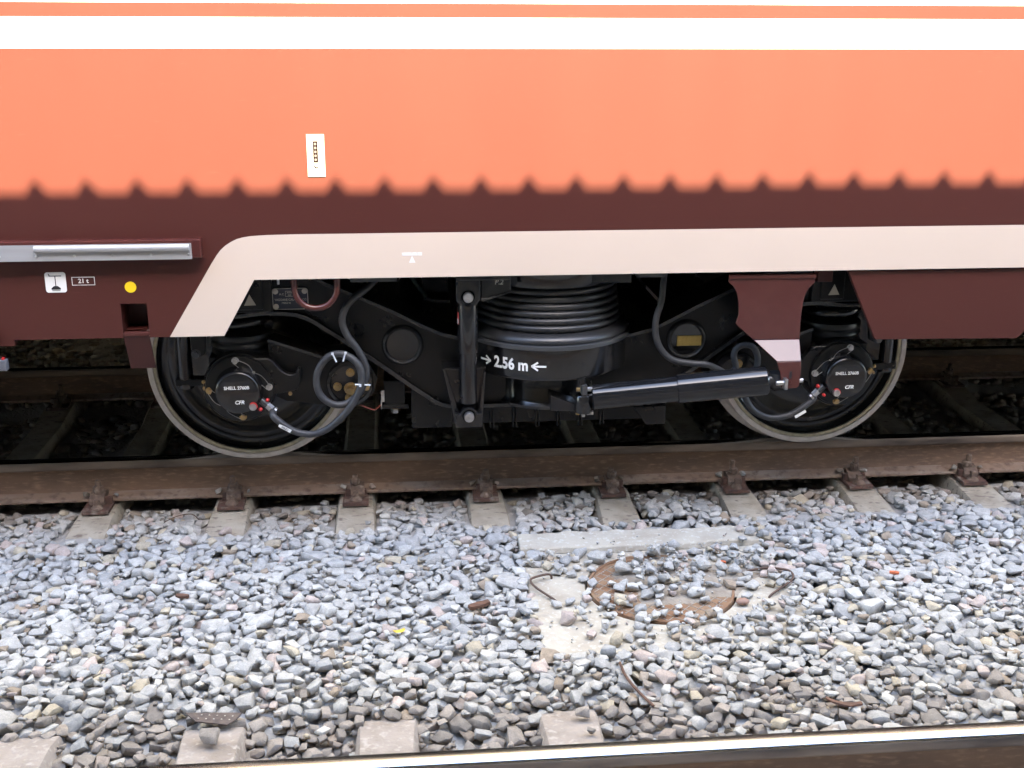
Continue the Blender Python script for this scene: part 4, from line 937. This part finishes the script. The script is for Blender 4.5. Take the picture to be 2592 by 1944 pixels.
# the 300 stones that show largest stand as objects of their own
score = []
fw = np.array(fwd); rg = np.array(r2); uu = np.array(u2); cp = np.array(CAM)
for k in range(N_CLIP):
    W, F, _, c = stones[k]; d = np.array(c)-cp; z_ = d@fw; u_ = (d@rg)/z_/(1296/2978.1); v_ = (d@uu)/z_/(972/2978.1)
    if abs(u_) > .985 or abs(v_) > .985: continue
    i, j = int((c[0]-HX0)/HS), int((c[1]-HY0)/HS); top = c[2]+W[:,2].max()
    if top < hm[i, j]-.012: continue
    score.append((np.ptp(W[:,0])*np.ptp(W[:,1])/z_**2, k))
score.sort(reverse=True); single = [k for _, k in score[:300]]; ss = set(single)
for k in single:
    o = bpy.data.objects.new('stone', stone_mesh('stone', [k], True)); COL.objects.link(o); o.parent = ballast; o.location = stones[k][3]
o = bpy.data.objects.new('ballast_stones', stone_mesh('ballast_stones', [k for k in range(len(stones)) if k not in ss], False)); COL.objects.link(o); o.parent = ballast; o['kind'] = 'stuff'
print('stones', len(stones), 'tris', sum(len(s[1]) for s in stones))

# ================================================================== SMALL LITTER ON THE BALLAST
def top_at(x_, y_, r_=.02):
    i, j = int((x_-HX0)/HS), int((y_-HY0)/HS); k = int(r_/HS)+1; return float(hm[i-k:i+k+1, j-k:j+k+1].max())
def chip(name, label, cat, x_, y_, l, w_, h_, yaw, mat, bend=0.0, tilt=0.0, n_=6):
    z_ = top_at(x_, y_, l*.3); mb = MB(); r_ = random.Random(name+label); vs = []
    for i in range(n_+1):
        t = i/n_-.5; ww = w_*(.5-.25*abs(t)*2*r_.uniform(.4,1)); zz = bend*(t*t*4) + tilt*t
        vs += [(t*l, -ww, zz), (t*l, ww, zz+r_.uniform(-.1,.1)*h_), (t*l, ww*.9, zz+h_), (t*l, -ww*.9, zz+h_*r_.uniform(.7,1.1))]
    fs = [(4*i+j, 4*i+4+j, 4*i+4+(j+1) % 4, 4*i+(j+1) % 4) for i in range(n_) for j in range(4)] + [(3,2,1,0), (4*n_,4*n_+1,4*n_+2,4*n_+3)]
    mb.add(vs, fs); me = new_mesh(name, mb, mat, 30); o = bpy.data.objects.new(name, me); COL.objects.link(o); o.location = (x_, y_, z_-.004); o.rotation_euler = (rnd.uniform(-.2,.2), 0, yaw)
    return tag(o, label, cat)
chip('wood_chip', 'dark brown splinter of rotten wood left of the manhole', 'wood', -.343, -1.174, .085, .028, .014, .45, 'wood')
chip('fallen_leaf', 'small yellow leaf lying on the stones', 'leaf', -.640, -1.327, .042, .030, .002, .3, 'leaf', .006)
chip('orange_scrap', 'small orange-red scrap on the stones right of the manhole', 'litter', 1.298, -1.071, .036, .016, .008, -.4, 'orange')
chip('wood_chip', 'thin curved strip of brown wood above the polished rail', 'wood', .784, -1.915, .115, .030, .006, -.12, 'wood', .012, -.015)
chip('wood_chip', 'short rusty-brown sliver among stones at upper left', 'wood', -1.452, -1.019, .050, .018, .012, -.2, 'wood')
chip('cigarette_butt', 'tiny orange cigarette butt among stones on the manhole', 'litter', .646, -.945, .020, .008, .008, -.6, 'orange')
# perforated rusty plate
pz = top_at(-1.22, -1.80, .03)
pp = thing('perforated_plate', 'rusty perforated metal fragment above the second near sleeper', 'scrap metal', (-1.22, -1.80, pz-.014))
q = MB(); pts = [(-.094,.016),(-.055,-.024),(.043,-.044),(.068,-.008),(.080,.032),(-.02,.026)]
n = len(pts); q.add([(x_, y_, .012-.1*x_+.003*math.sin(40*x_)) for x_, y_ in pts]+[(x_, y_, .016-.1*x_+.003*math.sin(40*x_)) for x_, y_ in pts], [tuple(range(n))[::-1], tuple(range(n, 2*n))]+[(i, (i+1) % n, (i+1) % n+n, i+n) for i in range(n)])
obj('plate', q, 'plate_rust', pp, None, 0, True)
q = MB()
for k in range(5):
    for j in range(2): q.lathe([(.003,0),(.0025,.0012)], (-.05+.024*k+.008*j, -.012+.019*j, .0165-.1*(-.05+.024*k)), 'z', 8)
obj('perforations', q, 'concrete', pp, None, 0, True)
# bent wire and twig
def wire_thing(name, label, cat, pts, r_, mat):
    mb = MB(); mb.tube(spline([(x_, y_, top_at(x_, y_, .01)+dz_) for x_, y_, dz_ in pts], 6), r_, 8); o = obj(name, mb, mat, None, 60); return tag(o, label, cat)
wire_thing('twig', 'thin curved dark twig on stones below the manhole', 'twig', [(.105,-1.63,.006),(.115,-1.70,.005),(.140,-1.77,.004),(.178,-1.845,.003)], .005, 'wood')
wire_thing('bent_wire', 'thin brown wire loop beside the second rusty fastening', 'wire', [(-1.66,-.27,.002),(-1.62,-.20,.014),(-1.56,-.18,.02),(-1.52,-.22,.006)], .0022, 'rebar')
q = MB(); q.lathe([(.002,-.013),(.014,-.010),(.022,-.002),(.022,.003),(.013,.011),(.002,.013)], (0,0,0), 'z', 16); me = new_mesh('pebble', q, 'pebble', 60)
o = bpy.data.objects.new('pebble', me); COL.objects.link(o); o.location = (.652, -1.207, SLZ+.014); o.scale = (1.2, .85, 1); tag(o, 'smooth round reddish-brown pebble on the manhole surround', 'pebble')
